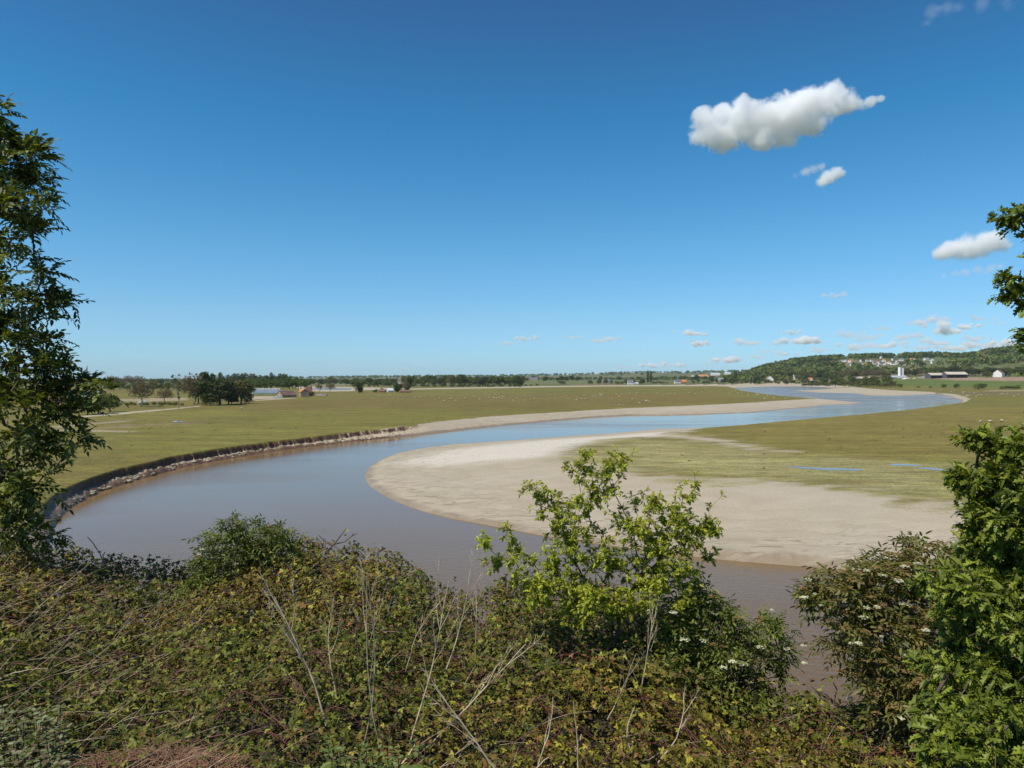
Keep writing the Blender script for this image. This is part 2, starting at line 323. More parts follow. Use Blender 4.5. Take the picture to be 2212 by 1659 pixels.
    wet = ramp(math_('ADD', A('wd').outputs['Fac'], math_('MULTIPLY', math_('SUBTRACT', n1, .5), 3.0)), .2, 2.2, 1., 0.)
    sand = mixc(math_('MULTIPLY', wet, .62), sand, (.20, .145, .095))
    sn = N(nt, 'ShaderNodeSeparateXYZ'); L.new(geo.outputs['Normal'], sn.inputs[0]); steep = ramp(sn.outputs[2], .74, .92, 1., 0.)
    soil = mixc(ramp(n2, .35, .65), (.11, .050, .030), (.19, .105, .068))
    sand = mixc(math_('MULTIPLY', steep, A('cliff').outputs['Fac']), sand, soil)
    mudc = mixc(ramp(n4, .3, .7), (.36, .285, .20), (.50, .42, .31))
    sand = mixc(math_('MULTIPLY', A('cliff').outputs['Fac'], math_('SUBTRACT', 1.0, steep)), sand, mudc)
    sand = mixc(math_('MULTIPLY', A('cliff').outputs['Fac'], ramp(math_('ADD', A('wd').outputs['Fac'], math_('MULTIPLY', math_('SUBTRACT', n2, .5), 1.5)), .9, 1.9, 1., 0.)), sand, (.125, .072, .046))  # wet mud strip; its brown also paints in the bank's reflection
    tuft = math_('MULTIPLY', math_('MULTIPLY', ramp(noise(1.1, 4), .56, .62), A('cliff').outputs['Fac']), math_('SUBTRACT', 1.0, steep)); sand = mixc(math_('MULTIPLY', tuft, ramp(A('wd').outputs['Fac'], .8, 1.6)), sand, (.08, .10, .03))
    gr = scl(A('Col').outputs['Color'], math_('MULTIPLY', math_('MULTIPLY', ramp(n4, .3, .7, .66, 1.34), ramp(n2, .3, .7, .72, 1.28)), math_('MULTIPLY', ramp(noise(.35, 5, st_=(.6, 1.8, 1)), .32, .68, .80, 1.20), ramp(noise(.06, 5, st_=(.5, 2.2, 1)), .35, .65, .86, 1.14))))
    gr = mixc(math_('MULTIPLY', ramp(noise(.11, 6, st_=(.4, 2.5, 1)), .54, .66), .5), gr, (.17, .115, .045))
    gr = mixc(math_('MULTIPLY', ramp(noise(.5, 3, st_=(1, 2, 1)), .70, .74), .6), gr, (.05, .05, .018))
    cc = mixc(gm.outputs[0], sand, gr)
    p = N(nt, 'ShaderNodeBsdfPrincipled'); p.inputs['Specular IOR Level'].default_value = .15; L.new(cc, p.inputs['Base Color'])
    L.new(math_('SUBTRACT', .95, math_('MULTIPLY', math_('MULTIPLY', wet, math_('SUBTRACT', 1.0, gm.outputs[0])), .45)), p.inputs['Roughness'])
    b = N(nt, 'ShaderNodeBump'); b.inputs['Distance'].default_value = .12; b.inputs['Strength'].default_value = .6; L.new(math_('ADD', math_('MULTIPLY', n2, .8), math_('MULTIPLY', n4, .3)), b.inputs['Height']); L.new(b.outputs[0], p.inputs['Normal'])
    out(nt, p.outputs[0])
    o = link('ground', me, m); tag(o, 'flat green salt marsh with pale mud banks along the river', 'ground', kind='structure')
TAN = (.30, .24, .15); PALE = (.36, .31, .22)
def P2(pts, z=F): return [at(*p, z) for p in pts]
def PH(pts): return [tuple(hit(*p)[:2]) for p in pts]
PATCHES += [
    (P2([(1290, 950), (1480, 952), (1620, 972), (1800, 985), (2050, 1000), (2100, 1100), (1900, 1060), (1500, 1030), (1240, 1000)]), (.245, .220, .088), 12),
    (P2([(1500, 928), (1700, 912), (2060, 878), (2300, 880), (2400, 985), (1900, 985), (1700, 968)]), (.178, .145, .037), 16),
    (P2([(560, 868), (900, 856), (1560, 848), (1560, 872), (1100, 885), (800, 882), (560, 890)]), (.155, .122, .033), 14),
    (P2([(235, 893), (300, 888), (360, 883), (430, 876.5), (432, 878.5), (360, 885.5), (300, 891), (240, 897), (150, 903), (150, 901)]), PALE, 1.2),
    (P2([(110, 922), (190, 914), (290, 906.5), (300, 908.5), (200, 917), (120, 926)]), (.27, .22, .14), 2.5),
    (P2([(120, 927), (200, 929), (290, 932), (285, 934), (180, 933), (110, 931)]), (.27, .22, .14), 2),
    (P2([(240, 919), (330, 915), (430, 911.5), (420, 914.5), (300, 921), (230, 926)]), (.20, .155, .085), 6),
    (P2([(248, 862), (400, 859), (402, 865), (330, 867), (250, 868)]), TAN, 3),
    (P2([(530, 856.4), (590, 855.6), (597, 858), (590, 860.5), (530, 864)]), (.40, .33, .24), 2),
    (P2([(590, 861), (640, 859), (640, 860), (550, 866), (550, 864.5)]), (.40, .33, .24), 1.5),
    (P2([(667, 836.5), (700, 835), (765, 836), (760, 837), (690, 838), (668, 840)]), (.34, .27, .17), 8),
    (P2([(670, 831.8), (740, 830.8), (850, 830.2), (850, 831), (740, 832.4), (672, 833.8)]), (.30, .24, .14), 15),
    (PH([(1985, 815.5), (2060, 816), (2240, 813), (2240, 823), (2170, 822.5), (2060, 822), (1990, 818.5)]), (.30, .205, .135), 10),
    (PH([(1800, 819), (1985, 818), (2060, 822.2), (2240, 823.4), (2240, 837), (2060, 836), (1960, 832), (1900, 832), (1830, 828)]), (.10, .135, .03), 10),
    (P2([(1880, 848), (1900, 846.5), (2250, 848), (2250, 853), (2120, 852)]), (.14, .12, .05), 8),
    (P2([(2110, 844), (2240, 842.6), (2240, 844.2), (2150, 845)]), (.33, .28, .2), 5),
    (P2([(1640, 1008), (1690, 1007), (1850, 1013), (1990, 1004), (2020, 1008), (2000, 1016), (1860, 1022), (1700, 1014)]), (.33, .28, .18), 4),
    (PH([(1138, 822), (1318, 820.6), (1318, 828), (1250, 830), (1140, 829)]), (.12, .14, .05), 15),
    (PH([(1300, 826), (1400, 821), (1520, 820), (1520, 828), (1420, 829.6), (1300, 830)]), (.115, .125, .045), 15),
]
build_land()
# ------------------------------------------------------------------ water
def build_water():
    xs = np.concatenate([[-3000, -1200], np.arange(-700, 1500, 100), [2200, 4000]]); ys = np.concatenate([[24, 60], np.arange(100, 2600, 100)])
    X, Y = np.meshgrid(xs, ys, indexing='ij'); V = np.stack([X.ravel(), Y.ravel(), np.zeros(X.size)], 1); n = len(ys)
    i = np.arange(len(xs)-1)[:, None]*n; j = np.arange(n-1)[None]; Fq = np.stack([i+j, i+n+j, i+n+j+1, i+j+1], -1).reshape(-1, 4)
    m, nt = newmat('water'); L = nt.links; geo = N(nt, 'ShaderNodeNewGeometry')
    def nz(scale, st, det=4, dist=0.):
        mp = N(nt, 'ShaderNodeMapping'); mp.inputs['Scale'].default_value = st; mp.inputs['Rotation'].default_value = (0, 0, .25); L.new(geo.outputs['Position'], mp.inputs[0])
        n = N(nt, 'ShaderNodeTexNoise'); n.inputs['Scale'].default_value = scale; n.inputs['Detail'].default_value = det; n.inputs['Distortion'].default_value = dist; L.new(mp.outputs[0], n.inputs['Vector']); return n.outputs[0]
    p = N(nt, 'ShaderNodeBsdfPrincipled'); p.inputs['IOR'].default_value = 1.333; p.inputs['Specular IOR Level'].default_value = .42
    rip = nz(1.5, (.55, 1.6, 1), 5, .3); big = nz(.012, (.5, 1.6, 1), 3); fine = nz(6, (.7, 1.4, 1), 3)
    mr = N(nt, 'ShaderNodeMapRange', interpolation_type='SMOOTHSTEP'); L.new(big, mr.inputs[0]); mr.inputs[1].default_value = .45; mr.inputs[2].default_value = .62; mr.inputs[3].default_value = .02; mr.inputs[4].default_value = .14
    L.new(mr.outputs[0], p.inputs['Roughness'])
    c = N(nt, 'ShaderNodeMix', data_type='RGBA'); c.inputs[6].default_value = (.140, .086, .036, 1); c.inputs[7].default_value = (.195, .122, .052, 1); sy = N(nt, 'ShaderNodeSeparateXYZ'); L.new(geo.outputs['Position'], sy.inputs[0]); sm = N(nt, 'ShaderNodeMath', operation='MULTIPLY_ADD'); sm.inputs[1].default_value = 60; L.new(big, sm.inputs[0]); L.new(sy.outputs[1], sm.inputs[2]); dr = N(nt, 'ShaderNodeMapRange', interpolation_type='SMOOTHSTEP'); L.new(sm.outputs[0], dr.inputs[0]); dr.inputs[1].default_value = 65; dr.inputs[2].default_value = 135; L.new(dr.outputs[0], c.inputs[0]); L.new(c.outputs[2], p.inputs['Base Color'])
    ad = N(nt, 'ShaderNodeMath', operation='MULTIPLY_ADD'); ad.inputs[1].default_value = .25; L.new(fine, ad.inputs[0]); L.new(rip, ad.inputs[2])
    b = N(nt, 'ShaderNodeBump'); b.inputs['Distance'].default_value = .05
    ms = N(nt, 'ShaderNodeMapRange'); L.new(big, ms.inputs[0]); ms.inputs[1].default_value = .42; ms.inputs[2].default_value = .62; ms.inputs[3].default_value = .16; ms.inputs[4].default_value = .65; fm = N(nt, 'ShaderNodeMapRange', interpolation_type='SMOOTHSTEP'); L.new(sy.outputs[1], fm.inputs[0]); fm.inputs[1].default_value = 280; fm.inputs[2].default_value = 800; fm.inputs[3].default_value = 1; fm.inputs[4].default_value = 2.6; mm = N(nt, 'ShaderNodeMath', operation='MULTIPLY'); mm.use_clamp = True; L.new(ms.outputs[0], mm.inputs[0]); L.new(fm.outputs[0], mm.inputs[1]); L.new(mm.outputs[0], b.inputs['Strength']); fr_ = N(nt, 'ShaderNodeMapRange', interpolation_type='SMOOTHSTEP'); L.new(sy.outputs[1], fr_.inputs[0]); fr_.inputs[1].default_value = 280; fr_.inputs[2].default_value = 800; fr_.inputs[3].default_value = 0; fr_.inputs[4].default_value = .16; nf_ = N(nt, 'ShaderNodeMapRange', interpolation_type='SMOOTHSTEP'); L.new(sy.outputs[1], nf_.inputs[0]); nf_.inputs[1].default_value = 40; nf_.inputs[2].default_value = 130; nf_.inputs[3].default_value = 3.2; nf_.inputs[4].default_value = 1; mn2 = N(nt, 'ShaderNodeMath', operation='MULTIPLY'); L.new(fm.outputs[0], mn2.inputs[0]); L.new(nf_.outputs[0], mn2.inputs[1]); L.new(mn2.outputs[0], mm.inputs[1]); ra = N(nt, 'ShaderNodeMath', operation='ADD'); L.new(mr.outputs[0], ra.inputs[0]); L.new(fr_.outputs[0], ra.inputs[1]); L.new(ra.outputs[0], p.inputs['Roughness'])
    L.new(ad.outputs[0], b.inputs['Height']); L.new(b.outputs[0], p.inputs['Normal']); out(nt, p.outputs[0])
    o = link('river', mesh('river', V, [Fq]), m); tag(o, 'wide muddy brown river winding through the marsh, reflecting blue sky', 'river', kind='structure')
    # shallow pools lying on the turf
    for pts, lab in [([(1690, 1006.4), (1740, 1008.6), (1790, 1011.4), (1830, 1012), (1872, 1014.6), (1855, 1017.4), (1815, 1016), (1790, 1016.6), (1725, 1011.5)], 'long thin blue pool on the turf between the two mud banks'),
                     ([(1915, 1003), (1950, 1002), (1992, 1004.5), (1990, 1007.5), (1950, 1005.6), (1925, 1006.4)], 'thin blue pool on the turf near the oak branches'),
                     ([(1975, 1011), (2010, 1010), (2045, 1014), (2075, 1018), (2060, 1020), (2020, 1016)], 'small blue pool on the turf just left of the oak branches'),
                     ([(370, 909.6), (384, 909), (403, 911), (400, 912.4), (376, 911.6)], 'tiny blue pool on the bare patch of the left marsh')]:
        q = np.array(P2(pts)); c0 = q.mean(0); n = 40; a = np.linspace(0, 1, n, endpoint=False)*len(q)
        k = a.astype(int); f = (a-k)[:, None]; ring = q[k]*(1-f)+q[(k+1) % len(q)]*f; ring = (ring+np.roll(ring, 1, 0)+np.roll(ring, -1, 0))/3
        ring += np.stack([fbm(ring[:, 0]/3, ring[:, 1]/3, 5)*.5, fbm(ring[:, 0]/3, ring[:, 1]/3, 8)*.7], 1)
        V = np.vstack([[*c0, F+.03], np.column_stack([ring, np.full(n, F+.03)])]); i = np.arange(n)
        o = link('pool', mesh('pool', V, [np.stack([np.zeros(n, int), 1+i, 1+(i+1) % n], 1)]), m); tag(o, lab, 'pool', kind='structure')
build_water()
# ------------------------------------------------------------------ clouds: closed hulls filled with an uneven volume
def cloudmat(name, lobes, dens, nscale, namp, edge, det=6):
    """lobes: (x, y, z, r, squash) in the object's metres"""
    m, nt = newmat(name); L = nt.links; t = N(nt, 'ShaderNodeTexCoord')
    acc = None
    for (x, y, z, r, sq) in lobes:
        s = N(nt, 'ShaderNodeVectorMath', operation='SUBTRACT'); s.inputs[1].default_value = (x, y, z); L.new(t.outputs['Object'], s.inputs[0])
        q = N(nt, 'ShaderNodeVectorMath', operation='MULTIPLY'); q.inputs[1].default_value = (1/r, 1/r, 1/(r*sq)); L.new(s.outputs[0], q.inputs[0])
        l = N(nt, 'ShaderNodeVectorMath', operation='LENGTH'); L.new(q.outputs[0], l.inputs[0])
        if acc is None: acc = l.outputs['Value']
        else:
            mn = N(nt, 'ShaderNodeMath', operation='SMOOTH_MIN'); mn.inputs[2].default_value = .35; L.new(acc, mn.inputs[0]); L.new(l.outputs['Value'], mn.inputs[1]); acc = mn.outputs[0]
    n = N(nt, 'ShaderNodeTexNoise'); n.inputs['Scale'].default_value = nscale; n.inputs['Detail'].default_value = det; n.inputs['Roughness'].default_value = .68; n.inputs['Distortion'].default_value = .3
    oi = N(nt, 'ShaderNodeObjectInfo'); ad = N(nt, 'ShaderNodeVectorMath', operation='ADD'); L.new(t.outputs['Object'], ad.inputs[0]); L.new(oi.outputs['Location'], ad.inputs[1]); L.new(ad.outputs[0], n.inputs['Vector'])
    a = N(nt, 'ShaderNodeMath', operation='MULTIPLY_ADD'); a.inputs[1].default_value = namp; a.inputs[2].default_value = -namp*.5; L.new(n.outputs[0], a.inputs[0])
    b = N(nt, 'ShaderNodeMath', operation='ADD'); L.new(acc, b.inputs[0]); L.new(a.outputs[0], b.inputs[1])
    r = N(nt, 'ShaderNodeMapRange', interpolation_type='SMOOTHSTEP'); L.new(b.outputs[0], r.inputs[0]); r.inputs[1].default_value = .86; r.inputs[2].default_value = .86-edge; r.inputs[3].default_value = 0; r.inputs[4].default_value = dens
    v = N(nt, 'ShaderNodeVolumePrincipled'); v.inputs['Color'].default_value = (.998, .998, .998, 1); v.inputs['Anisotropy'].default_value = .0; L.new(r.outputs[0], v.inputs['Density'])
    out(nt, None, v.outputs[0]); return m
def hull(name, lobes, grow=1.12, voxel=None):
    import bmesh
    bm = bmesh.new()
    for (x, y, z, r, sq) in lobes:
        bmesh.ops.create_icosphere(bm, subdivisions=2, radius=r*grow, matrix=Matrix.Translation((x, y, z)) @ Matrix.Diagonal((1, 1, sq, 1)))
    me = bpy.data.meshes.new(name); bm.to_mesh(me); bm.free()
    if len(lobes) > 1:
        o = bpy.data.objects.new('tmp', me); C.objects.link(o); md = o.modifiers.new('r', 'REMESH'); md.mode = 'VOXEL'; md.voxel_size = voxel or lobes[0][3]*.18
        dg = bpy.context.evaluated_depsgraph_get(); me2 = bpy.data.meshes.new_from_object(o.evaluated_get(dg)); bpy.data.objects.remove(o); me2.name = name; me = me2
    return me
def cloud(label, y, blobs, dens, namp=.9, nsc=1.0, edge=.35, squash=.85):
    """blobs: (u, v, radius in frame px) gathered y metres ahead"""
    P_ = np.array([pix(u, v, y) for u, v, _ in blobs]); c = P_.mean(0); k = y/FP
    lob = [(float(p[0]-c[0]), float(rng.uniform(-.4, .4)*b[2]*k), float(p[2]-c[2]), float(b[2]*k), squash) for p, b in zip(P_, blobs)]
    R = max(l[3] for l in lob); me = hull('cloud', lob)
    m = cloudmat('cloud_volume', lob, dens, nsc/R, namp, edge); o = link('cloud', me, m); o.location = c
    tag(o, label, 'cloud'); m.cycles.volume_step_rate = .5
    return o
cloud('big bright white cumulus cloud with a ragged tail at its right end', 4200,
      [(1535, 288, 48), (1575, 280, 50), (1600, 262, 58), (1522, 258, 32), (1560, 240, 24), (1640, 262, 60), (1595, 228, 26), (1690, 250, 64), (1730, 235, 60), (1770, 222, 52), (1800, 208, 40), (1825, 225, 36), (1855, 228, 20), (1882, 220, 17), (1903, 214, 13), (1640, 296, 40), (1700, 285, 40), (1760, 262, 40), (1560, 305, 34)], .026, namp=2.4, nsc=1.7, edge=.35)
cloud('small white puff of cloud below the big one', 8000, [(1790, 382, 26), (1804, 374, 20), (1775, 392, 15)], .02, namp=2.0, nsc=.9, edge=.6)
cloud('thin torn wisp of cloud left of the small white puff', 8200, [(1755, 366, 17), (1735, 372, 17), (1715, 380, 14), (1775, 360, 12)], .008, namp=2.6, nsc=.7, edge=.8)
cloud('oval white cumulus cloud near the right oak branches', 6500, [(2040, 545, 26), (2065, 540, 34), (2095, 532, 38), (2125, 526, 38), (2150, 520, 32), (2160, 530, 24), (2022, 550, 14)], .022, namp=1.9, nsc=1.2, edge=.5)
cloud('faint flat streak of cloud under the oval cloud', 9000, [(2060, 592, 13), (2085, 588, 15), (2110, 585, 16), (2140, 582, 16), (2155, 578, 13), (2040, 596, 10)], .006, namp=2.4, nsc=.8, edge=.8)
cloud('faint veil of high cloud at the top right corner', 5200, [(2010, 30, 22), (2040, 20, 26), (2075, 12, 22), (2120, 6, 26), (2005, 48, 16), (2180, 0, 26)], .0022, namp=2.4, nsc=.7, edge=.9)
# small fair weather clouds low over the horizon, each an object of its own
def low_clouds():
    kinds = []
    for k in range(9):
        r = np.random.default_rng(300+k); lob = [(r.uniform(-.3, .3), 0, 0, .8, r.uniform(.25, .42))]+[(r.uniform(-1.5, 1.5), r.uniform(-.3, .3), r.uniform(-.04, .30), r.uniform(.22, .6), r.uniform(.4, .7)) for _ in range(7)]
        me = hull('cloud', lob, 1.1, .16); me.materials.append(cloudmat('low_cloud_volume', lob, [.014, .005, .017, .008, .004, .016, .007, .012, .005][k], 2.2, 3.4, .9, 5)); kinds.append(me)
    L_ = [(1135, 733, 24), (1100, 741, 26), (1232, 729, 30), (1300, 736, 34), (1490, 721, 32), (1505, 745, 34), (1385, 756, 13), (1510, 742, 24), (1635, 741, 34), (1655, 760, 22), (1740, 737, 44), (1710, 720, 26), (1830, 722, 40), (1900, 710, 36), (1870, 729, 40), (1940, 729, 46), (1990, 697, 44), (2035, 714, 46), (2085, 707, 34), (2125, 689, 24), (2160, 700, 30), (2040, 742, 40), (2110, 734, 42), (2175, 742, 34), (1800, 640, 24),
          (1770, 757, 34), (1845, 750, 40), (1915, 748, 34), (1985, 752, 40), (2070, 752, 44), (2140, 755, 44), (2200, 755, 40), (1700, 765, 34), (1640, 772, 26), (1580, 778, 30), (1530, 785, 28), (1470, 789, 26), (1410, 791, 26), (1350, 794, 24), (1760, 740, 24), (2200, 716, 26), (960, 795, 12), (905, 790, 14), (870, 797, 14), (740, 800, 10), (660, 803, 12), (600, 805, 10)]
    for i, (u, v, w) in enumerate(L_):
        y = np.interp(v, [640, 700, 760, 800], [16000, 24000, 34000, 42000]); o = link('cloud', kinds[(i*4+i//7) % 9]); o.location = pix(u, v, y); s = w*.5*y/FP*rng.uniform(.95, 1.5); o.scale = (s*rng.uniform(1.0, 1.5), s, s*rng.uniform(.9, 1.3)); o.rotation_euler = (0, 0, rng.uniform(-.4, .4))
        if u < 1000: tag(o, 'tiny pale cloud just over the horizon at the left and centre', 'cloud', 'tiny clouds over the left horizon')
        elif u < 1540: tag(o, 'small flat cloud low in the sky over the far tree belt', 'cloud', 'small clouds over the far tree belt')
        else: tag(o, 'small fair weather cloud low in the sky above the wooded hill', 'cloud', 'small clouds above the wooded hill')
low_clouds()
# ------------------------------------------------------------------ leaves and branches
# leaf templates: (points along x = width, y = length, z = lift), faces
T_OVATE = (np.array([(0, 0, 0), (-.27, .28, .07), (-.24, .66, .04), (0, 1, -.10), (.24, .66, .04), (.27, .28, .07)]), [(0, 3, 2, 1), (0, 5, 4, 3)])
T_LANCE = (np.array([(0, 0, 0), (-.15, .30, .03), (-.13, .66, .0), (0, 1, -.12), (.13, .66, .0), (.15, .30, .03)]), [(0, 3, 2, 1), (0, 5, 4, 3)])
T_ASH = (np.array([(0, 0, 0), (-.20, .30, .05), (-.17, .66, .02), (0, 1, -.12), (.17, .66, .02), (.20, .30, .05)]), [(0, 3, 2, 1), (0, 5, 4, 3)])
_sn = [(.02, .09), (.05, .26), (.065, .46), (.085, .68), (.06, .90)]            # sinuses and lobe ends of an oak leaf
_lb = [((.07, .15), (.10, .22)), ((.17, .33), (.20, .42)), ((.25, .55), (.27, .65)), ((.19, .78), (.20, .87))]
_bz = lambda x, y: .35*abs(x)-.25*y*y
_pts = [(0, 0, 0)]; _idx = {}
for _s in (-1, 1):
    for _k, (_x, _y) in enumerate(_sn): _idx[_s, 's', _k] = len(_pts); _pts.append((_s*_x, _y, _bz(_x, _y)))
    for _k, _p in enumerate(_lb):
        for _q in (0, 1): _idx[_s, 'l', _k, _q] = len(_pts); _pts.append((_s*_p[_q][0], _p[_q][1], _bz(*_p[_q])))
_idx['t'] = len(_pts); _pts.append((0, 1.03, -.27))
_fq = [(_idx[-1, 's', k], _idx[1, 's', k], _idx[1, 's', k+1], _idx[-1, 's', k+1]) for k in range(4)]+[(_idx[s_, 's', k], _idx[s_, 'l', k, 0], _idx[s_, 'l', k, 1], _idx[s_, 's', k+1]) for s_ in (-1, 1) for k in range(4)]
T_OAK = (np.array(_pts), _fq); T_OAK_TRI = [(0, _idx[1, 's', 0], _idx[-1, 's', 0]), (_idx[-1, 's', 4], _idx[1, 's', 4], _idx['t'])]
def norm(v): return v/np.maximum(np.linalg.norm(v, axis=-1, keepdims=True), 1e-9)
def leaves(name, T, P, D, Nn, S, col, tri=None, var=.25, seed=1):
    """P base points, D growth direction, Nn upper side, S length, col base colours (n,3)"""
    r = np.random.default_rng(seed); D = norm(D); X = norm(np.cross(D, Nn)); Z = np.cross(X, D)
    tv, tf = T; n = len(P); S = np.asarray(S)[:, None, None]*np.ones((n, 1, 1))
    V = P[:, None, :]+S*(tv[None, :, 0, None]*X[:, None]+tv[None, :, 1, None]*D[:, None]+tv[None, :, 2, None]*Z[:, None])
    k = len(tv); off = (np.arange(n)*k)[:, None, None]
    Fs = [(np.array(tf)[None]+off).reshape(-1, 4)]
    if tri: Fs.append((np.array(tri)[None]+off).reshape(-1, 3))
    c = np.asarray(col)*(1+var*r.uniform(-1, 1, (n, 1))); c = np.repeat(c, k, 0)
    return mesh(name, V.reshape(-1, 3), Fs, c)
def tubes(name, segs, sides=4, cap=False):
    """segs: list of (p0, p1, r0, r1)"""
    S = np.array([np.concatenate([a, b, [c, d]]) for a, b, c, d in segs]); A = S[:, :3]; B = S[:, 3:6]; D = norm(B-A)
    up = np.where(np.abs(D[:, 2:3]) < .9, np.array([[0, 0, 1.]]), np.array([[1., 0, 0]])); X = norm(np.cross(D, up)); Y = np.cross(D, X)
    a = np.arange(sides)*2*np.pi/sides; ring = np.cos(a)[None, :, None]*X[:, None]+np.sin(a)[None, :, None]*Y[:, None]
    V = np.concatenate([A[:, None]+ring*S[:, 6, None, None], B[:, None]+ring*S[:, 7, None, None]], 1).reshape(-1, 3)
    o = (np.arange(len(S))*2*sides)[:, None, None]; i = np.arange(sides); q = np.stack([i, (i+1) % sides, sides+(i+1) % sides, sides+i], 1)[None]+o
    return mesh(name, V, [q.reshape(-1, 4)], None, True)
def skeleton(root, pts, seed=0, seg=.25, jit=.05, up=.12, bias=.35):
    """joins the crown points to one another and to the root: returns nodes, parents, tips"""
    r = np.random.default_rng(seed); pts = np.asarray(pts, float); root = np.asarray(root, float)
    pts = pts[np.argsort(np.linalg.norm(pts-root, axis=1))]
    nodes = [root]; par = [-1]; plen = [0.]; tips = []
    for p in pts:
        A = np.array(nodes); d = np.linalg.norm(A-p, axis=1); j = int(np.argmin(d+bias*np.array(plen))); L = d[j]
        n = max(1, int(L/seg)); a = A[j]; prev = j
        side = r.normal(0, jit*L, 3)
        for k in range(1, n+1):
            t = k/n; q = a*(1-t)+p*t+side*math.sin(math.pi*t)+np.array([0, 0, up*L*math.sin(math.pi*t)*.5])
            nodes.append(q); par.append(prev); plen.append(plen[prev]+np.linalg.norm(q-nodes[prev])); prev = len(nodes)-1
        tips.append(prev)
    return np.array(nodes), np.array(par), np.array(tips)
def branch_segs(nodes, par, rtip=.004, power=2.3, rmax=None):
    n = len(nodes); w = np.zeros(n); kids = np.zeros(n, int)
    for i in range(n-1, 0, -1):
        if w[i] == 0: w[i] = 1
        w[par[i]] += w[i]
    rad = rtip*np.maximum(w, 1)**(1/power)
    if rmax: rad = np.minimum(rad, rmax)
    return [(nodes[par[i]], nodes[i], min(rad[par[i]], rad[i]*1.25), rad[i]) for i in range(1, n)], rad
def blobpts(blobs, n, seed=0, shell=.5):
    """blobs (centre, radii); points more towards the outside"""
    r = np.random.default_rng(seed); vol = np.array([np.prod(b[1]) for b in blobs])**.62; k = r.choice(len(blobs), n, p=vol/vol.sum())
    d = norm(r.normal(size=(n, 3))); q = r.uniform(0, 1, (n, 1))**shell
    return np.array([blobs[i][0] for i in k])+d*q*np.array([blobs[i][1] for i in k])
def tipdirs(nodes, par, tips):
    return norm(nodes[tips]-nodes[np.maximum(par[par[tips]], 0)]+1e-6)
def rosette(P, D, r, n, spread=1.0, droop=.3, up=.6):
    """n leaves round every twig end: base, direction, upper side"""
    m = len(P); k = np.repeat(np.arange(m), n); d0 = D[k]; rd = norm(r.normal(size=(m*n, 3))); rd = rd-(rd*d0).sum(1, keepdims=True)*d0*.5
    dd = norm(d0*.55+rd*spread+np.array([0, 0, -droop])); nn = norm(np.array([0, 0, 1.])*up+r.normal(size=(m*n, 3))*.35+np.array(sd)[None]*.25)
    return k, dd, nn
def bcol(r, n, cols, w):
    cols = np.array(cols); return cols[r.choice(len(cols), n, p=np.array(w)/np.sum(w))]
def compound(P, D, Nn, L, pairs, ls, r, angle=60):
    """pinnate leaves: returns leaflet bases, directions, normals, sizes and rachis segments"""
    D = norm(D); X = norm(np.cross(D, Nn)); Z = np.cross(X, D); oP, oD, oN, oS, sg = [], [], [], [], []
    ca, sa = math.cos(math.radians(angle)), math.sin(math.radians(angle))
    for j in range(pairs+1):
        t = (.25+.75*j/pairs); drop = -.25*t*t
        b = P+D*(L*t)[:, None]+np.array([0, 0, 1.])*(drop*L)[:, None]
        if j == pairs: oP.append(b); oD.append(D+np.array([0, 0, -.5])); oN.append(Z); oS.append(L*ls*1.05)
        else:
            for s in (-1, 1):
                oP.append(b); oD.append(D*ca+X*sa*s+np.array([0, 0, -.35])+r.normal(size=D.shape)*.12); oN.append(Z+r.normal(size=D.shape)*.2); oS.append(L*ls*(1-.25*abs(j/pairs-.5))*r.uniform(.85, 1.1, len(P)))
    return np.concatenate(oP), np.concatenate(oD), np.concatenate(oN), np.concatenate(oS)
def blob(u, v, y, rpx, ry=None, sq=1.):
    c = pix(u, v, y); k = rpx*y/FP; return (c, np.array([k, (ry if ry else k), k*sq]))
# ------------------------------------------------------------------ trees of the middle and far distance
def crown_mesh(name, lobes, n, size, cols, w, seed, droop=0.):
    """many small leaf clumps spread over and through the lobes (x, y, z, rx, ry, rz)"""
    r = np.random.default_rng(seed); L_ = np.array(lobes, float); a = (L_[:, 3]*L_[:, 4]+L_[:, 3]*L_[:, 5]); k = r.choice(len(L_), n, p=a/a.sum()); d = norm(r.normal(size=(n, 3))); d[:, 2] = np.where(d[:, 2] < -.5, -d[:, 2], d[:, 2])
    q = 1-.55*r.uniform(0, 1, (n, 1))**2.2; bump = 1+.16*fbm(d[:, 0]*2.5+k*3.1, d[:, 1]*2.5+d[:, 2]*2.5, seed, 2)[:, None]
    P = L_[k, :3]+d*q*bump*L_[k, 3:]; nn = norm(d+r.normal(size=(n, 3))*.45); g = norm(np.cross(nn, r.normal(size=(n, 3)))+np.array([0, 0, -droop]))
    return leaves(name, T_OVATE, P, g, nn, r.uniform(.7, 1.3, n)*size, bcol(r, n, cols, w), None, .2, seed)
def trunk_mesh(name, h, r0, limbs=4, seed=0, top=.6, spread=.35):
    r = np.random.default_rng(seed); sg = []; n = 6; P = np.zeros((n+1, 3)); P[:, 2] = np.linspace(-.3, h*top, n+1); P[:, :2] += np.cumsum(r.normal(0, h*.008, (n+1, 2)), 0)
    for i in range(n): sg.append((P[i], P[i+1], r0*(1-.75*i/n), r0*(1-.75*(i+1)/n)))
    for k in range(limbs):
        i = 2+int((n-2)*k/max(limbs, 1)); a = r.uniform(0, 6.28); q = P[i]; dv = norm(np.array([math.cos(a), math.sin(a), .9])); l = h*spread*r.uniform(.7, 1.1); rr = r0*.4
        for j in range(3): q2 = q+dv*l/3; sg.append((q, q2, rr*(1-.28*j), rr*(1-.28*(j+1)))); q = q2; dv = norm(dv+r.normal(0, .15, 3)+np.array([0, 0, .1]))
    return tubes(name, sg, 5)
GR = [(.105, .140, .026), (.075, .105, .020), (.15, .18, .036), (.055, .075, .017)]
DK = [(.05, .072, .018), (.034, .05, .014), (.08, .105, .024)]
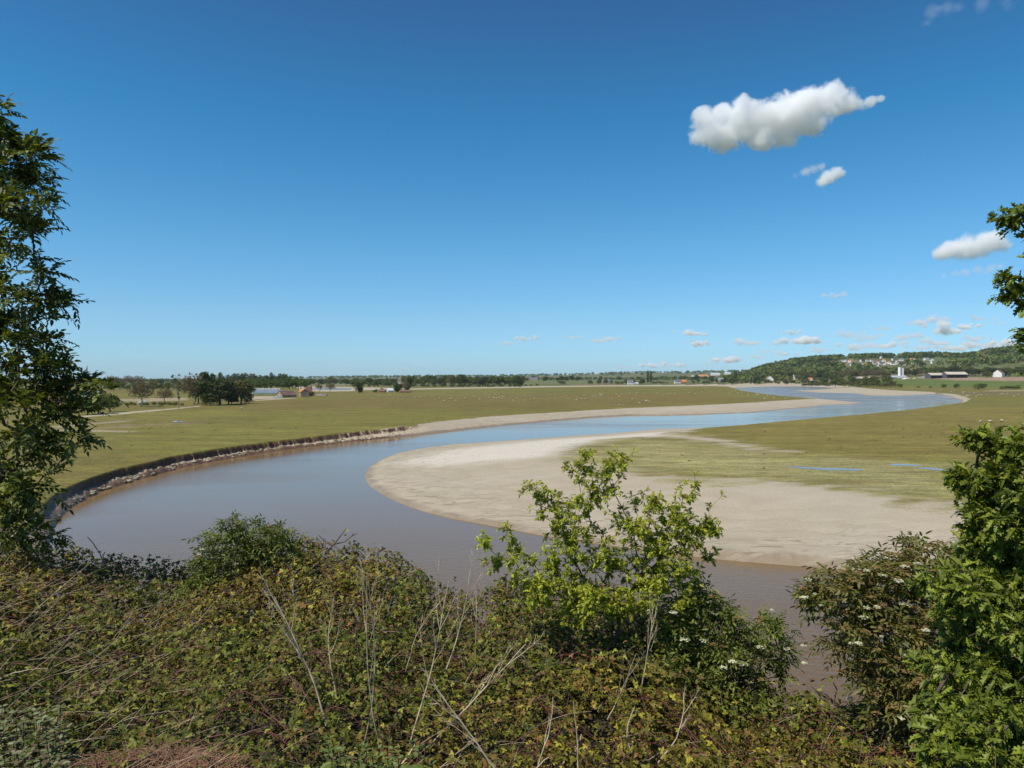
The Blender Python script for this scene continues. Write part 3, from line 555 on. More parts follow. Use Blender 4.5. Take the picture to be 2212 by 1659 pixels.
OL = [(.16, .15, .045), (.12, .12, .035), (.20, .18, .06), (.085, .09, .025)]
BR = [(.17, .115, .065), (.13, .09, .05), (.20, .15, .09)]
PRO = {}
def proto(kind, seed):
    """a tree 10 m high, made once and copied"""
    r = np.random.default_rng(seed); key = (kind, seed)
    if key in PRO: return PRO[key]
    if kind == 'round':
        lob = [(0, 0, 5.2, 3.4, 3.4, 4.1)]+[(r.uniform(-2.7, 2.7), r.uniform(-2.7, 2.7), r.uniform(2.2, 8.0), *[r.uniform(1.3, 2.1)]*3) for _ in range(8)]
        c = crown_mesh('crown', lob, 1100, .78, GR, [3, 3, 2, 2], seed); t = trunk_mesh('trunk', 10, .32, 4, seed)
    elif kind == 'olive':
        lob = [(0, 0, 5.2, 3.0, 3.0, 4.2)]+[(r.uniform(-2.6, 2.6), r.uniform(-2.6, 2.6), r.uniform(2.2, 8.4), *[r.uniform(1.1, 1.9)]*3) for _ in range(9)]
        c = crown_mesh('crown', lob, 1300, .7, OL, [3, 3, 2, 2], seed); t = trunk_mesh('trunk', 10, .3, 4, seed)
    elif kind == 'dark':
        lob = [(0, 0, 4.7, 3.7, 3.7, 4.8)]+[(r.uniform(-2.8, 2.8), r.uniform(-2.8, 2.8), r.uniform(1.4, 8.0), *[r.uniform(1.2, 2.0)]*3) for _ in range(9)]
        c = crown_mesh('crown', lob, 2200, .72, DK, [3, 2, 2], seed); t = trunk_mesh('trunk', 10, .3, 3, seed)
    elif kind == 'bush':
        lob = [(0, 0, 3.6, 5.6, 4.6, 4.2)]+[(r.uniform(-4.6, 4.6), r.uniform(-3.6, 3.6), r.uniform(2.0, 7.6), *[r.uniform(1.6, 2.8)]*3) for _ in range(8)]
        c = crown_mesh('foliage', lob, 800, 1.0, GR+OL, [2, 2, 1, 2, 2, 1, 1, 1], seed); t = trunk_mesh('stem', 6, .3, 4, seed)
    elif kind == 'poplar':
        lob = [(r.uniform(-.2, .2), r.uniform(-.2, .2), z, w_, w_, 1.3) for z, w_ in [(1.6, .7), (2.8, 1.0), (4.2, 1.15), (5.6, 1.15), (7.0, 1.0), (8.2, .8), (9.2, .5)]]
        c = crown_mesh('crown', lob, 700, .5, DK+GR[:1], [2, 2, 2, 2], seed); t = trunk_mesh('trunk', 10, .22, 2, seed, .8, .1)
    elif kind == 'bare':
        pts = blobpts([((0, 0, 6.8), np.array([3.2, 3.2, 3.0])), ((0, 0, 5.5), np.array([3.8, 3.8, 2.2]))], 260, seed, .45); nd, pr, tp = skeleton((0, 0, -.2), pts, seed, .6, .07, .15, .3); sg, _ = branch_segs(nd, pr, .028, 2.2, .34)
        t = tubes('branches', sg, 3); D = tipdirs(nd, pr, tp); k = np.repeat(np.arange(len(tp)), 4); c = leaves('twigs', T_LANCE, nd[tp][k]+r.normal(0, .25, (len(k), 3)), D[k]+r.normal(0, .5, (len(k), 3)), r.normal(size=(len(k), 3)), r.uniform(.45, .9, len(k)), bcol(r, len(k), BR, [1, 1, 1]), None, .2, seed)
    bk = M['palebark'] if kind == 'bare' else M['bark']
    for me_, m_ in ((c, M['farleaf']), (t, bk)):
        me_.materials.append(m_)
    PRO[key] = (c, t); return PRO[key]
CN = {'bush': ('foliage', 'stem'), 'bare': ('twigs', 'branches')}
TN = {'round': 'broadleaf_tree', 'olive': 'olive_green_tree', 'dark': 'dark_tree', 'bush': 'bush', 'poplar': 'poplar_tree', 'bare': 'bare_tree'}
def tree(kind, p, h, label, group=None, wide=1., seed=None, rz=None):
    s = int(rng.integers(0, 3)) if seed is None else seed; c, t = proto(kind, s+{'round': 0, 'olive': 10, 'dark': 20, 'bush': 30, 'poplar': 40, 'bare': 50}[kind])
    e = empty(TN[kind], (p[0], p[1], p[2]), rng.uniform(0, 6.28) if rz is None else rz); k = h/10; e.scale = (k*wide, k*wide, k)
    n1_, n2_ = CN.get(kind, ('crown', 'trunk')); link(n1_, c, None, e); link(n2_, t, None, e); tag(e, label, 'bush' if kind == 'bush' else 'tree', group); return e
def tpx(kind, u, vb, vt, label, group=None, wpx=None, seed=None):
    """tree from its foot (u, vb) up to height vt; wpx = crown width in frame pixels"""
    p = hit(u, vb); d = p[1]; h = (vb-vt)*d/FP; nat = {'round': 7.6, 'olive': 7.0, 'dark': 7.6, 'bush': 11.5, 'poplar': 2.5, 'bare': 7.2}[kind]*h/10
    return tree(kind, p, h, label, group, (wpx*d/FP/nat) if wpx else 1., seed)
# trees one can tell apart, left to right
for a in [
    ('bare', 240, 838, 811, 'brownish bare tree farthest left in the row behind the left fields', None, 26), ('bare', 252, 838, 813, 'short bare brown tree second in the row behind the left fields', None, 20), ('bare', 276, 836, 810, 'leafless brown tree third in the row behind the left fields', None, 22), ('bare', 297, 836, 811, 'wide leafless brown tree at the right end of the row behind the left fields', None, 34),
    ('bare', 305, 879, 822, 'large brown leafless tree with a pale trunk standing beside the white van', None, 52), ('bare', 356, 872, 838, 'small round brown leafless tree right of the large leafless one', None, 34),
    ('bare', 419, 875, 806, 'tall pale half dead tree in front of the dark evergreen clump', None, 58), ('dark', 444, 866, 799, 'tallest dark tree behind the pale half dead tree', None, 36), ('dark', 430, 872, 822, 'dark tree filling in behind the pale half dead tree', None, 46),
    ('dark', 473, 875, 815, 'broad dark evergreen tree in the middle of the left clump', None, 74), ('dark', 492, 873.5, 822, 'dark evergreen tree at the right of the broad one in the left clump', None, 48), ('bush', 455, 875.5, 850, 'dark undergrowth at the foot of the broad evergreen', None, 40), ('olive', 521, 872, 816, 'olive brown ivy covered tree at the right end of the left clump', None, 50), ('bush', 532, 872, 846, 'low green bush at the foot of the olive brown tree', None, 30), ('bush', 500, 873, 845, 'bushy green undergrowth between the dark evergreen and the olive brown tree', None, 34),
    ('round', 212, 894, 852, 'rounded green tree left of the pale farm track', None, 46), ('round', 238, 890, 850, 'rounded bright green tree where the pale farm track begins', None, 40), ('round', 188, 896, 858, 'rounded green tree behind the ash leaves, by the track', None, 44), ('round', 150, 880, 846, 'green tree beside the brown roofed farmhouse on the left', None, 50), ('round', 70, 872, 842, 'green tree seen through the ash leaves at the left', None, 60), ('olive', 25, 866, 838, 'olive tree seen through the ash leaves at the far left', None, 60),
    ('bare', 689.5, 846, 828.5, 'brown leafless tree beside the blue river bend, left one of two', None, 17), ('bare', 713.5, 847.5, 826.5, 'brown leafless tree beside the blue river bend, right one of two', None, 22),
    ('dark', 774.5, 850.5, 824.5, 'dark green tree standing alone left of the hamlet', None, 18), ('dark', 859, 848, 828, 'dark round tree behind the blue roofed hut', None, 20), ('bare', 875, 848, 822.5, 'brown leafless tree at the right of the hamlet', None, 24), ('dark', 883, 845.5, 812.5, 'tall dark narrow tree at the right end of the hamlet', None, 14),
    ('round', 674, 858, 845, 'small green tree behind the orange roofed stone house', None, 12), ('bush', 824, 847, 837.5, 'green bush left of the blue roofed hut', None, 14), ('bush', 810, 848, 840, 'low green bush at the left end of the hamlet', None, 14),
    ('poplar', 1399.5, 828.4, 801, 'left one of a pair of tall narrow poplars', None, 7), ('poplar', 1406, 828.4, 802.5, 'right one of a pair of tall narrow poplars', None, 7), ('poplar', 1589, 827, 801, 'tall pointed dark conifer left of the hill foot', None, 9),
    ('bush', 1215, 830, 820.6, 'broad dark bush alone in the field beyond the pale mud line', None, 19), ('bush', 1160, 833.4, 828, 'small bush on the edge of the field left of the broad bush', None, 8), ('bush', 1136, 834, 829, 'small bush at the left edge of the far field', None, 7), ('bush', 1147, 834, 829.6, 'tiny bush between two others at the far field edge', None, 6),
    ('olive', 2132, 815.5, 800.5, 'golden yellow round tree behind the brown field', None, 21), ('round', 1580, 829, 814, 'pale green round bush by the grey roofed house at the hill foot', None, 14),
    ('bush', 2039, 838.5, 827.7, 'small dark bush left one of three on the field edge at the right', None, 12), ('bush', 2066, 838.5, 827, 'small dark bush in the middle of three on the field edge at the right', None, 14), ('bush', 2114, 841.5, 825.6, 'largest dark bush of three on the field edge at the right', None, 26), ('bush', 2170, 841, 832, 'low dark bush near the right oak leaves on the field edge', None, 22), ('bush', 2190, 841, 831, 'dark bush half hidden by the right oak leaves', None, 26),
    ('bush', 2010, 838, 834, 'tiny shrub left of the three field edge bushes', None, 7), ('bush', 1984, 838, 833.6, 'low shrub at the right end of the riverside scrub', None, 9)]:
    tpx(*a)
# rows and belts: neighbours nothing tells apart share a label
def belt(kind, u0, u1, vb, h, n, label, group, dv=1.2, wide=1.1, kinds=None, vb1=None):
    for i in range(n):
        u = u0+(u1-u0)*(i+.5)/n+rng.uniform(-.35, .35)*(u1-u0)/n; v = (vb+((vb1 if vb1 is not None else vb)-vb)*(i+.5)/n)+rng.uniform(-dv, dv); p = hit(u, v); k_ = kinds[int(rng.integers(0, len(kinds)))] if kinds else kind
        tree(k_, p, h*rng.uniform(.78, 1.2)*(.62 if k_ == 'bush' else 1), label, group, wide*rng.uniform(.85, 1.25))
belt('round', 533, 664, 840.6, 17, 22, 'green tree in the dense plantation behind the polytunnels', 'plantation behind the polytunnels', .9, 1.1, vb1=840)
belt('poplar', 470, 632, 833.5, 28, 20, 'dark tall tree in the row rising behind the plantation', 'dark tall row behind the plantation', .4, 2.2)
belt('round', 655, 860, 831.5, 19, 22, 'dark green tree in the far belt behind the blue river bend', 'far belt behind the blue river bend', .8, 1.5, ['round', 'dark', 'round'])
belt('round', 760, 860, 836.5, 13, 9, 'green tree in front of the far belt left of the hamlet', 'trees in front of the far belt', .6, 1.3)
belt('round', 884, 1135, 834.4, 24, 26, 'green tree in the long belt right behind the pale mud line', 'long belt behind the pale mud line', .5, 1.1, ['round', 'olive', 'round', 'dark'])
belt('bush', 890, 1135, 836.2, 14, 16, 'low bush along the front of the long belt behind the mud line', 'bushes in front of the long belt', .3, 1.3)
belt('round', 870, 1120, 829.5, 26, 16, 'dark tree at the back of the long belt behind the mud line', 'back row of the long belt', .4, 1.3, ['round', 'dark', 'olive'])
belt('round', 1060, 1420, 823.5, 18, 34, 'green tree in the hedge row across the far fields', 'hedge row across the far fields', 1.0, 1.4, ['round', 'dark', 'olive', 'round'], 820.5)
belt('round', 1265, 1395, 830, 15, 13, 'green tree among the two houses behind the marsh', 'trees round the two houses', .8, 1.2, ['round', 'dark', 'olive', 'bush'])
belt('bush', 1408, 1442, 828.4, 12, 7, 'clipped bush in the square hedge right of the poplar pair', 'square hedge beside the poplars', .1, 1.1)
belt('round', 1420, 1600, 820.5, 22, 20, 'green tree in the high belt behind the orange roofs', 'high belt behind the orange roofs', 1.0, 1.3, ['round', 'olive', 'round', 'dark'])
belt('round', 1490, 1600, 828.5, 17, 10, 'green tree around the grey roofed house at the hill foot', 'trees round the grey roofed house', .6, 1.1, ['round', 'dark', 'bush'])
belt('round', 1600, 1760, 829.6, 13, 20, 'green tree at the foot of the hill beyond the river', 'trees at the foot of the hill', .6, 1.2, ['round', 'olive', 'dark', 'bush'])
belt('round', 1600, 1790, 819.5, 26, 22, 'olive tree in the second row at the foot of the hill', 'second row at the foot of the hill', 1.2, 1.3, ['olive', 'round', 'dark'])
belt('bush', 1735, 1945, 833.5, 14, 26, 'scrubby bush in the thicket lining the far river bank', 'scrub lining the far river bank', 1.2, 1.3, ['bush', 'olive', 'bush', 'round'], 836)
belt('bush', 1740, 1925, 829, 17, 18, 'taller bush at the back of the thicket on the far river bank', 'back of the far bank scrub', .8, 1.3, ['bush', 'round', 'olive', 'dark'])
belt('bare', 1815, 1915, 818, 26, 14, 'brownish grey tree in the copse left of the white silos', 'copse left of the silos', .8, 1.3, ['bare', 'olive', 'bare'])
belt('round', 1945, 2230, 812.5, 24, 22, 'tree in the line behind the long open barn', 'line behind the open barn', .6, 1.4, ['round', 'olive', 'dark', 'bare'])
belt('bush', 256, 400, 876, 3.6, 14, 'low bush in the hedge beside the pale farm track', 'hedge beside the farm track', 1.0, 1.2)
belt('round', 230, 420, 843, 12, 14, 'tree in the hedge behind the tan field on the left', 'hedge behind the tan field', 2.0, 1.3, ['round', 'olive', 'bush'])
belt('round', 120, 470, 832, 17, 16, 'far green tree behind the left fields', 'far trees behind the left fields', 1.0, 1.5)
# far woods that read as one mass: hill side, distant ridge
def woods(name, label, pts, hs, cols, w, seed, sz=.5):
    r = np.random.default_rng(seed); n = len(pts); m = 30; k = np.repeat(np.arange(n), m); d = norm(r.normal(size=(n*m, 3))); d[:, 2] = np.abs(d[:, 2]); h = hs[k][:, None]
    P = pts[k]+np.array([0, 0, .35])*h+d*h*np.array([.55, .55, .6])*r.uniform(.8, 1.1, (n*m, 1)); nn = norm(d+r.normal(size=(n*m, 3))*.35); g = np.cross(nn, r.normal(size=(n*m, 3)))
    tint = 1.25*bcol(r, n, cols, w)[k]*r.uniform(.8, 1.2, (n*m, 1)); me = leaves(name, T_OVATE, P, g, nn, h[:, 0]*sz, tint, None, .12, seed); o = link(name, me, M['farleaf']); tag(o, label, 'wood', kind='stuff')
def scatter(u0, u1, r0, r1, n, seed, dens=None):
    r = np.random.default_rng(seed); u = r.uniform(u0, u1, n); y = np.sqrt(r.uniform(r0**2, r1**2, n)); x = (u-CX)/FP*y; k = fbm(x/260, y/200, seed, 3)
    if dens is not None: kk = k > dens; x, y = x[kk], y[kk]
    return np.stack([x, y, ground(x, y)], 1)
p_ = scatter(1560, 2300, 2250, 4100, 5600, 71, -.12); vill = np.abs(uof(p_[:, 0], p_[:, 1])-1950) < 130
vv = 819-(p_[:, 2]-EYE)/p_[:, 1]*FP; keep = ~((vill & (vv > 774) & (vv < 803)) & (np.random.default_rng(3).uniform(0, 1, len(p_)) < .88)); p_ = p_[keep]
woods('hillside_wood', 'wooded hill rising on the right beyond the river', p_, np.random.default_rng(4).uniform(12, 21, len(p_)), GR+DK+OL[:2], [3, 3, 2, 2, 2, 2, 1, 1, 1], 72)
p_ = scatter(-300, 2400, 3300, 5200, 2300, 75, .0); woods('distant_wood', 'scattered woods on the plain beyond the marsh', p_, np.random.default_rng(5).uniform(10, 17, len(p_)), GR+DK, [3, 3, 2, 2, 2, 2, 1], 76)
p_ = scatter(-600, 2800, 6500, 9000, 3800, 77, -.05); woods('ridge_wood', 'hazy blue wooded ridge on the horizon', p_, np.random.default_rng(6).uniform(14, 24, len(p_)), GR+DK, [3, 3, 2, 2, 2, 2, 1], 78)

# fallen clods and grass sods along the foot of the crumbling bank
def clods():
    r = np.random.default_rng(80); n = 26000; u = r.uniform(20, 960, n); v = np.interp(u, [20, 44, 103, 176, 299, 440, 660, 898, 960], [1165, 1133, 1072, 1037, 1001, 973, 944, 917, 910])+r.uniform(0, 1, n)*np.interp(u, [20, 110, 154, 308, 440, 660, 897, 960], [110, 85, 50, 35, 29, 23, 24, 26])
    P = np.array([at(a, b, 1.0) for a, b in zip(u, v)]); w = sdf(P, W1); c = sdf(P, CH1); t = np.where(w < 0, -w/(-w+np.maximum(c, .01)), 0); k = (w < -.2) & (c > .2) & (t > .06) & (t < .6); P = P[k][:520]; t = t[k][:520]; n = len(P)
    d = []; nu, nv = 6, 4; a = np.linspace(0, 2*np.pi, nu, endpoint=False); b = np.linspace(-.5, 1.35, nv); A, B = np.meshgrid(a, b); d = np.stack([np.cos(A)*np.cos(B), np.sin(A)*np.cos(B), np.sin(B)], -1).reshape(-1, 3)
    s = r.uniform(.08, .40, n)**1.0*np.where(r.uniform(0, 1, n) < .1, 1.6, 1); sod = r.uniform(0, 1, n) < .13
    V = d[None]*s[:, None, None]*np.array([1.2, 1.2, .45])*(1+.28*r.normal(size=(n, nu*nv, 1))); V = V+np.concatenate([P, (F*.34*np.clip(t/.72, 0, 1)**.7)[:, None]], 1)[:, None]
    cc = np.where(sod[:, None], np.array([[.10, .12, .03]]), np.array([[.46, .38, .27]])*r.uniform(.8, 1.1, (n, 1))); Fq = np.array([(j*nu+i, j*nu+(i+1) % nu, (j+1)*nu+(i+1) % nu, (j+1)*nu+i) for j in range(nv-1) for i in range(nu)])
    me = mesh('clods', V.reshape(-1, 3), [(Fq[None]+(np.arange(n)*nu*nv)[:, None, None]).reshape(-1, 4)], np.repeat(cc, nu*nv, 0)); o = link('fallen_clods', me, M['farleaf']); tag(o, 'fallen clods of mud and grass sods at the foot of the crumbling river bank', 'clods', kind='stuff')
clods()
# dark tufts dotted over the turf
def tufts():
    r = np.random.default_rng(82); n = 420; u = r.uniform(-50, 2260, n); v = 842+np.abs(r.normal(0, 60, n)); P = np.array([at(a, b, F) for a, b in zip(u, v)]); c = sdf(P, CH1); k = (c < -3) & (P[:, 1] > 60); P = P[k]; n = len(P); m = 14
    kk = np.repeat(np.arange(n), m); q = np.column_stack([P[kk]+r.normal(0, .18, (n*m, 2)), np.full(n*m, F)]); me = leaves('tufts', T_LANCE, q, np.column_stack([r.normal(0, .5, (n*m, 2)), np.ones(n*m)]), r.normal(size=(n*m, 3)), r.uniform(.15, .32, n*m), bcol(r, n*m, [(.05, .05, .02), (.07, .075, .025)], [1, 1]), None, .2, 83)
    o = link('grass_tufts', me, M['farleaf']); tag(o, 'dark little tufts dotted over the marsh turf', 'grass tufts', kind='stuff')
tufts()
# ------------------------------------------------------------------ buildings
import bmesh
MC = {}
def cm(name, col, rough=.8, noise=.15, scale=1.5, spec=.3):
    if name not in MC: MC[name] = pbr(name, col, rough, spec, noise, scale)
    return MC[name]
WH = cm('white_render', (.78, .76, .71)); ST = cm('stone', (.36, .27, .17), .9, .3, 2); DKST = cm('dark_stone', (.20, .16, .13), .9, .3, 2); SL = cm('slate', (.13, .14, .17), .6, .25, 2); TI = cm('orange_tiles', (.55, .20, .07), .8, .3, 2); BT = cm('brown_tiles', (.20, .11, .085), .8, .3, 2)
RU = cm('rusty_sheet', (.17, .10, .09), .8, .6, .8); SH = cm('pale_sheet', (.50, .44, .35), .7, .2, .5); WD = cm('dark_wood', (.05, .042, .045), .9, .3, 1); GL = cm('dark_glass', (.02, .025, .03), .2, 0, 1, .5); BRK = cm('brick', (.30, .13, .08), .9, .3, 2); BL = cm('blue_sheet', (.25, .33, .50), .6, .15, 1); LG = cm('light_grey_sheet', (.55, .58, .62), .5, .15, 1); FR = cm('frame_white', (.7, .7, .68))
def bx(bm, x0, y0, z0, x1, y1, z1):
    m = Matrix.Translation(((x0+x1)/2, (y0+y1)/2, (z0+z1)/2)) @ Matrix.Diagonal((x1-x0, y1-y0, z1-z0, 1)); bmesh.ops.create_cube(bm, size=1, matrix=m)
def bmo(name, f, mat, parent=None):
    bm = bmesh.new(); f(bm); me = bpy.data.meshes.new(name); bm.to_mesh(me); bm.free(); me.materials.append(mat); return link(name, me, None, parent)
def poly(bm, pts, faces):
    v = [bm.verts.new(p) for p in pts]
    for f in faces: bm.faces.new([v[i] for i in f])
def house(p, label, w, d, h, rh, yaw, wall, roof, name='house', chim=1, wins=(2, 1), door=True, group=None, cat='house', dorm=0):
    """w along the ridge (x), d deep (y), h wall height, rh roof height; the front looks to -y"""
    e = empty(name, (p[0], p[1], p[2]-.3), yaw); tag(e, label, cat, group); w2, d2 = w/2, d/2
    bmo('wall', lambda bm: poly(bm, [(-w2, -d2, 0), (w2, -d2, 0), (w2, d2, 0), (-w2, d2, 0), (-w2, -d2, h), (w2, -d2, h), (w2, d2, h), (-w2, d2, h), (-w2, 0, h+rh), (w2, 0, h+rh)],
        [(0, 1, 5, 4), (2, 3, 7, 6), (1, 2, 6, 9, 5), (3, 0, 4, 8, 7), (4, 5, 9, 8), (6, 7, 8, 9), (3, 2, 1, 0)]), wall, e)
    o_, t = .35, .22; s = rh/d2
    def rf(bm):
        for sg in (-1, 1):
            y0, z0 = sg*(d2+o_), h-o_*s+.06; poly(bm, [(-w2-.3, y0, z0), (w2+.3, y0, z0), (w2+.3, 0, h+rh+.06), (-w2-.3, 0, h+rh+.06), (-w2-.3, y0, z0+t), (w2+.3, y0, z0+t), (w2+.3, 0, h+rh+.06+t), (-w2-.3, 0, h+rh+.06+t)],
                [(0, 1, 2, 3), (7, 6, 5, 4), (0, 4, 5, 1), (1, 5, 6, 2), (3, 2, 6, 7), (0, 3, 7, 4)])
    ro = bmo('roof', rf, roof, e)
    for k in range(chim):
        x = (w2-.8)*(1 if k == 0 else -1); bmo('chimney', lambda bm: (bx(bm, x-.45, -.35, h+rh-.8, x+.45, .35, h+rh+1.1), bx(bm, x-.55, -.45, h+rh+1.1, x+.55, .45, h+rh+1.25)), BRK, ro)
    for k in range(dorm):
        x = -w2+w*(k+.5)/dorm; zb = h+rh*.18; bmo('dormer', lambda bm: poly(bm, [(x-.8, -d2*.92, zb), (x+.8, -d2*.92, zb), (x+.8, -d2*.92, zb+1.5), (x, -d2*.92, zb+2.3), (x-.8, -d2*.92, zb+1.5), (x-.8, 0, zb+1.5), (x+.8, 0, zb+1.5), (x, 0, zb+2.3)], [(0, 1, 2, 3, 4), (2, 6, 7, 3), (4, 3, 7, 5), (1, 6, 2), (0, 4, 5)]), WH, ro)
    nx, nz_ = wins
    for j in range(nz_):
        for i in range(nx):
            if j == 0 and door and i == nx//2 and nx > 1: continue
            x = -w2+w*(i+.5)/nx; z = 1.0+j*2.7
            if z+1.2 > h: continue
            wn = bmo('window', lambda bm: bx(bm, x-.6, -d2-.06, z-.1, x+.6, -d2+.05, z+1.3), FR, e); bmo('pane', lambda bm: bx(bm, x-.5, -d2-.09, z, x+.5, -d2-.03, z+1.2), GL, wn)
    if door: bmo('door', lambda bm: bx(bm, -w2+w*(nx//2+.5)/max(nx, 1)-.55, -d2-.08, 0, -w2+w*(nx//2+.5)/max(nx, 1)+.55, -d2+.05, 2.1), cm('door_brown', (.12, .06, .04)), e)
    bmo('gable_window', lambda bm: bx(bm, w2-.05, -.5, h+rh*.2, w2+.06, .5, h+rh*.2+1.0), GL, e) if rh > 2.4 and name == 'house' else None
    return e
def hpx(u0, u1, vb, vt, label, yawdeg=0, wall=WH, roof=SL, split=.5, depth=.6, **k):
    """building seen between u0 and u1, foot at vb, ridge at vt"""
    p = hit((u0+u1)/2, vb); s = p[1]/FP; w = (u1-u0)*s; H = (vb-vt)*s; y = math.radians(yawdeg); w = w/(abs(math.cos(y))+depth*abs(math.sin(y)))
    return house((p[0], p[1]+w*depth*.3, p[2]), label, w, w*depth, H*(1-split), H*split, y, wall, roof, **k)
# farm on the left
hpx(597, 636, 858.7, 844, 'low stone barn with a rusty roof and pale gable, left of the orange roofed house', 52, ST, RU, .62, .62, name='barn', chim=0, wins=(1, 1), cat='barn')
hpx(642, 668, 858.4, 839.5, 'stone house with an orange tiled roof on the marsh edge', -62, ST, TI, .34, .8, chim=0, wins=(1, 1))
hpx(659, 674, 855.5, 835.5, 'tall narrow brown roofed house behind the orange roofed one', 25, DKST, BT, .5, .7, chim=1, wins=(2, 1))
hpx(92, 148, 885, 862, 'brown roofed farmhouse seen through the ash leaves', 12, DKST, BT, .6, .5, chim=1, wins=(4, 1))
hpx(182, 221, 857, 845, 'grey slate roofed house behind the rounded trees at the left', 15, WH, SL, .5, .5, chim=1, wins=(3, 1))
hpx(835, 850, 847, 838.5, 'small hut with a pale blue roof in the hamlet', 20, WH, LG, .5, .7, name='hut', chim=0, wins=(2, 1), cat='hut')
hpx(820, 833, 848.2, 841, 'small red brick shed left of the blue roofed hut', -10, BRK, BT, .4, .6, name='shed', chim=0, wins=(1, 1), cat='shed')
hpx(864, 886, 848.5, 843, 'low brick shed under the hamlet trees', 0, BRK, BT, .4, .4, name='shed', chim=0, wins=(2, 1), cat='shed')
hpx(858, 867, 829, 822, 'lone white house in front of the far belt, above the hamlet', 10, WH, BT, .45, .6, chim=1, wins=(2, 1))
hpx(696, 706, 855, 850, 'open shed with a red brown roof beside the white car', 0, BRK, BT, .5, .5, name='shed', chim=0, wins=(1, 1), cat='shed')
hpx(1058, 1065.5, 834.4, 830.6, 'tiny white hut in front of the long tree belt', 0, WH, LG, .5, .7, name='hut', chim=0, wins=(1, 1), cat='hut')
# behind the marsh, centre
hpx(1300, 1319, 830.2, 819, 'stone house with a dark slate roof behind the marsh', 8, ST, SL, .45, .55, chim=2, wins=(4, 2))
hpx(1355, 1369, 830.6, 820, 'white house with a steep blue grey roof and dormers behind the marsh', 5, WH, SL, .55, .7, chim=1, wins=(3, 2), dorm=3)
hpx(1371, 1379, 830, 826, 'small pale outbuilding beside the steep roofed white house', 0, WH, LG, .45, .6, name='shed', chim=0, wins=(1, 1), cat='shed')
hpx(1132, 1146, 822.6, 814.8, 'grey roofed farmhouse in the hedge row, left one of two', 5, ST, SL, .5, .5, chim=1, wins=(3, 1))
hpx(1146, 1163, 822.4, 815.4, 'grey roofed farmhouse in the hedge row, right one of two', -8, ST, SL, .5, .5, chim=1, wins=(3, 1))
hpx(1457, 1472, 828.4, 820.2, 'low grey roofed house joined to the orange roofed one', 5, WH, SL, .55, .5, chim=1, wins=(3, 1))
hpx(1472, 1483, 828.6, 819.8, 'bright orange roofed house behind the marsh', 5, BRK, TI, .6, .6, chim=0, wins=(2, 1))
hpx(1509, 1531, 816.8, 809.4, 'long white warehouse with a bright orange roof', 10, WH, TI, .55, .5, name='warehouse', chim=0, wins=(4, 1), cat='warehouse')
hpx(1537, 1555, 811, 805.4, 'low white warehouse behind the trees right of the orange roof', 0, WH, LG, .3, .5, name='warehouse', chim=0, wins=(4, 1), cat='warehouse')
hpx(1566, 1578, 809, 804, 'white shed roof just left of the pointed conifer', 0, WH, LG, .3, .5, name='warehouse', chim=0, wins=(3, 1), cat='warehouse')
hpx(1494, 1504, 816.5, 810.5, 'pale green roofed shed left of the orange roofed warehouse', -15, WH, cm('green_sheet', (.30, .42, .33)), .5, .6, name='shed', chim=0, wins=(2, 1), cat='shed')
hpx(1544, 1564, 827, 816, 'long grey roofed house with dormers at the foot of the hill', 3, ST, cm('grey_slate', (.24, .26, .28), .6), .6, .5, chim=2, wins=(5, 1), dorm=2)
hpx(1655, 1671, 823.5, 811.8, 'white gabled house with a dark red roof among the hill foot trees', 84, WH, BT, .55, 1.0, chim=0, wins=(2, 1))
hpx(1652, 1664, 816.5, 808.6, 'orange roofed house just behind the white gabled one', 0, WH, TI, .45, .6, chim=1, wins=(2, 1))
hpx(1713, 1727, 819.5, 809, 'blue grey roofed house among the hill foot trees', 15, WH, SL, .55, .6, chim=1, wins=(2, 1))
hpx(1746, 1755, 823, 816, 'small white and orange house above the far bank scrub', 0, WH, TI, .4, .7, chim=0, wins=(2, 1))
hpx(1631, 1639, 819.8, 815, 'small orange roofed white house left of the white gabled one', 0, WH, TI, .45, .7, chim=0, wins=(1, 1))
hpx(2147, 2175, 814.5, 799, 'white house with a brown roof and bright gable beyond the brown field', 42, WH, BT, .45, .75, chim=1, wins=(3, 1))
# village on the hill
vl = [(80, 345, 60), (140, 355, 50), (280, 345, 40), (265, 405, 30), (295, 388, 42), (370, 345, 40), (435, 345, 50), (470, 385, 60), (420, 398, 30), (510, 365, 60), (545, 388, 40), (560, 302, 35), (595, 345, 50), (600, 392, 50), (640, 366, 40), (670, 378, 30), (705, 388, 30), (740, 390, 40), (775, 362, 40), (830, 335, 60), (810, 382, 80), (880, 395, 30),
      (975, 332, 90), (980, 382, 50), (1170, 328, 70), (1240, 338, 60), (1120, 380, 30), (1250, 372, 24), (160, 402, 30), (200, 395, 34), (720, 330, 34), (350, 395, 34), (2195, 268, 50), (1945, 345, 40), (1815, 385, 30), (640, 480, 24), (560, 420, 40), (530, 425, 36), (20, 340, 40)]
wh_ = [(1647, 801, 7), (1749, 799, 6), (1771, 799, 6), (1803, 799, 7), (1810, 800, 7), (1686, 800, 6), (1700, 802, 5), (1728, 805, 5), (1762, 806, 5), (2058, 782, 6), (2110, 790, 6), (2160, 775, 7), (2143, 786, 6), (2200, 772, 8)]
allv = [(1813.8+x*.16, 725.5+y*.16+2.2, w*.16*.8) for x, y, w in vl]+wh_
allv.sort(); proto_h = {}
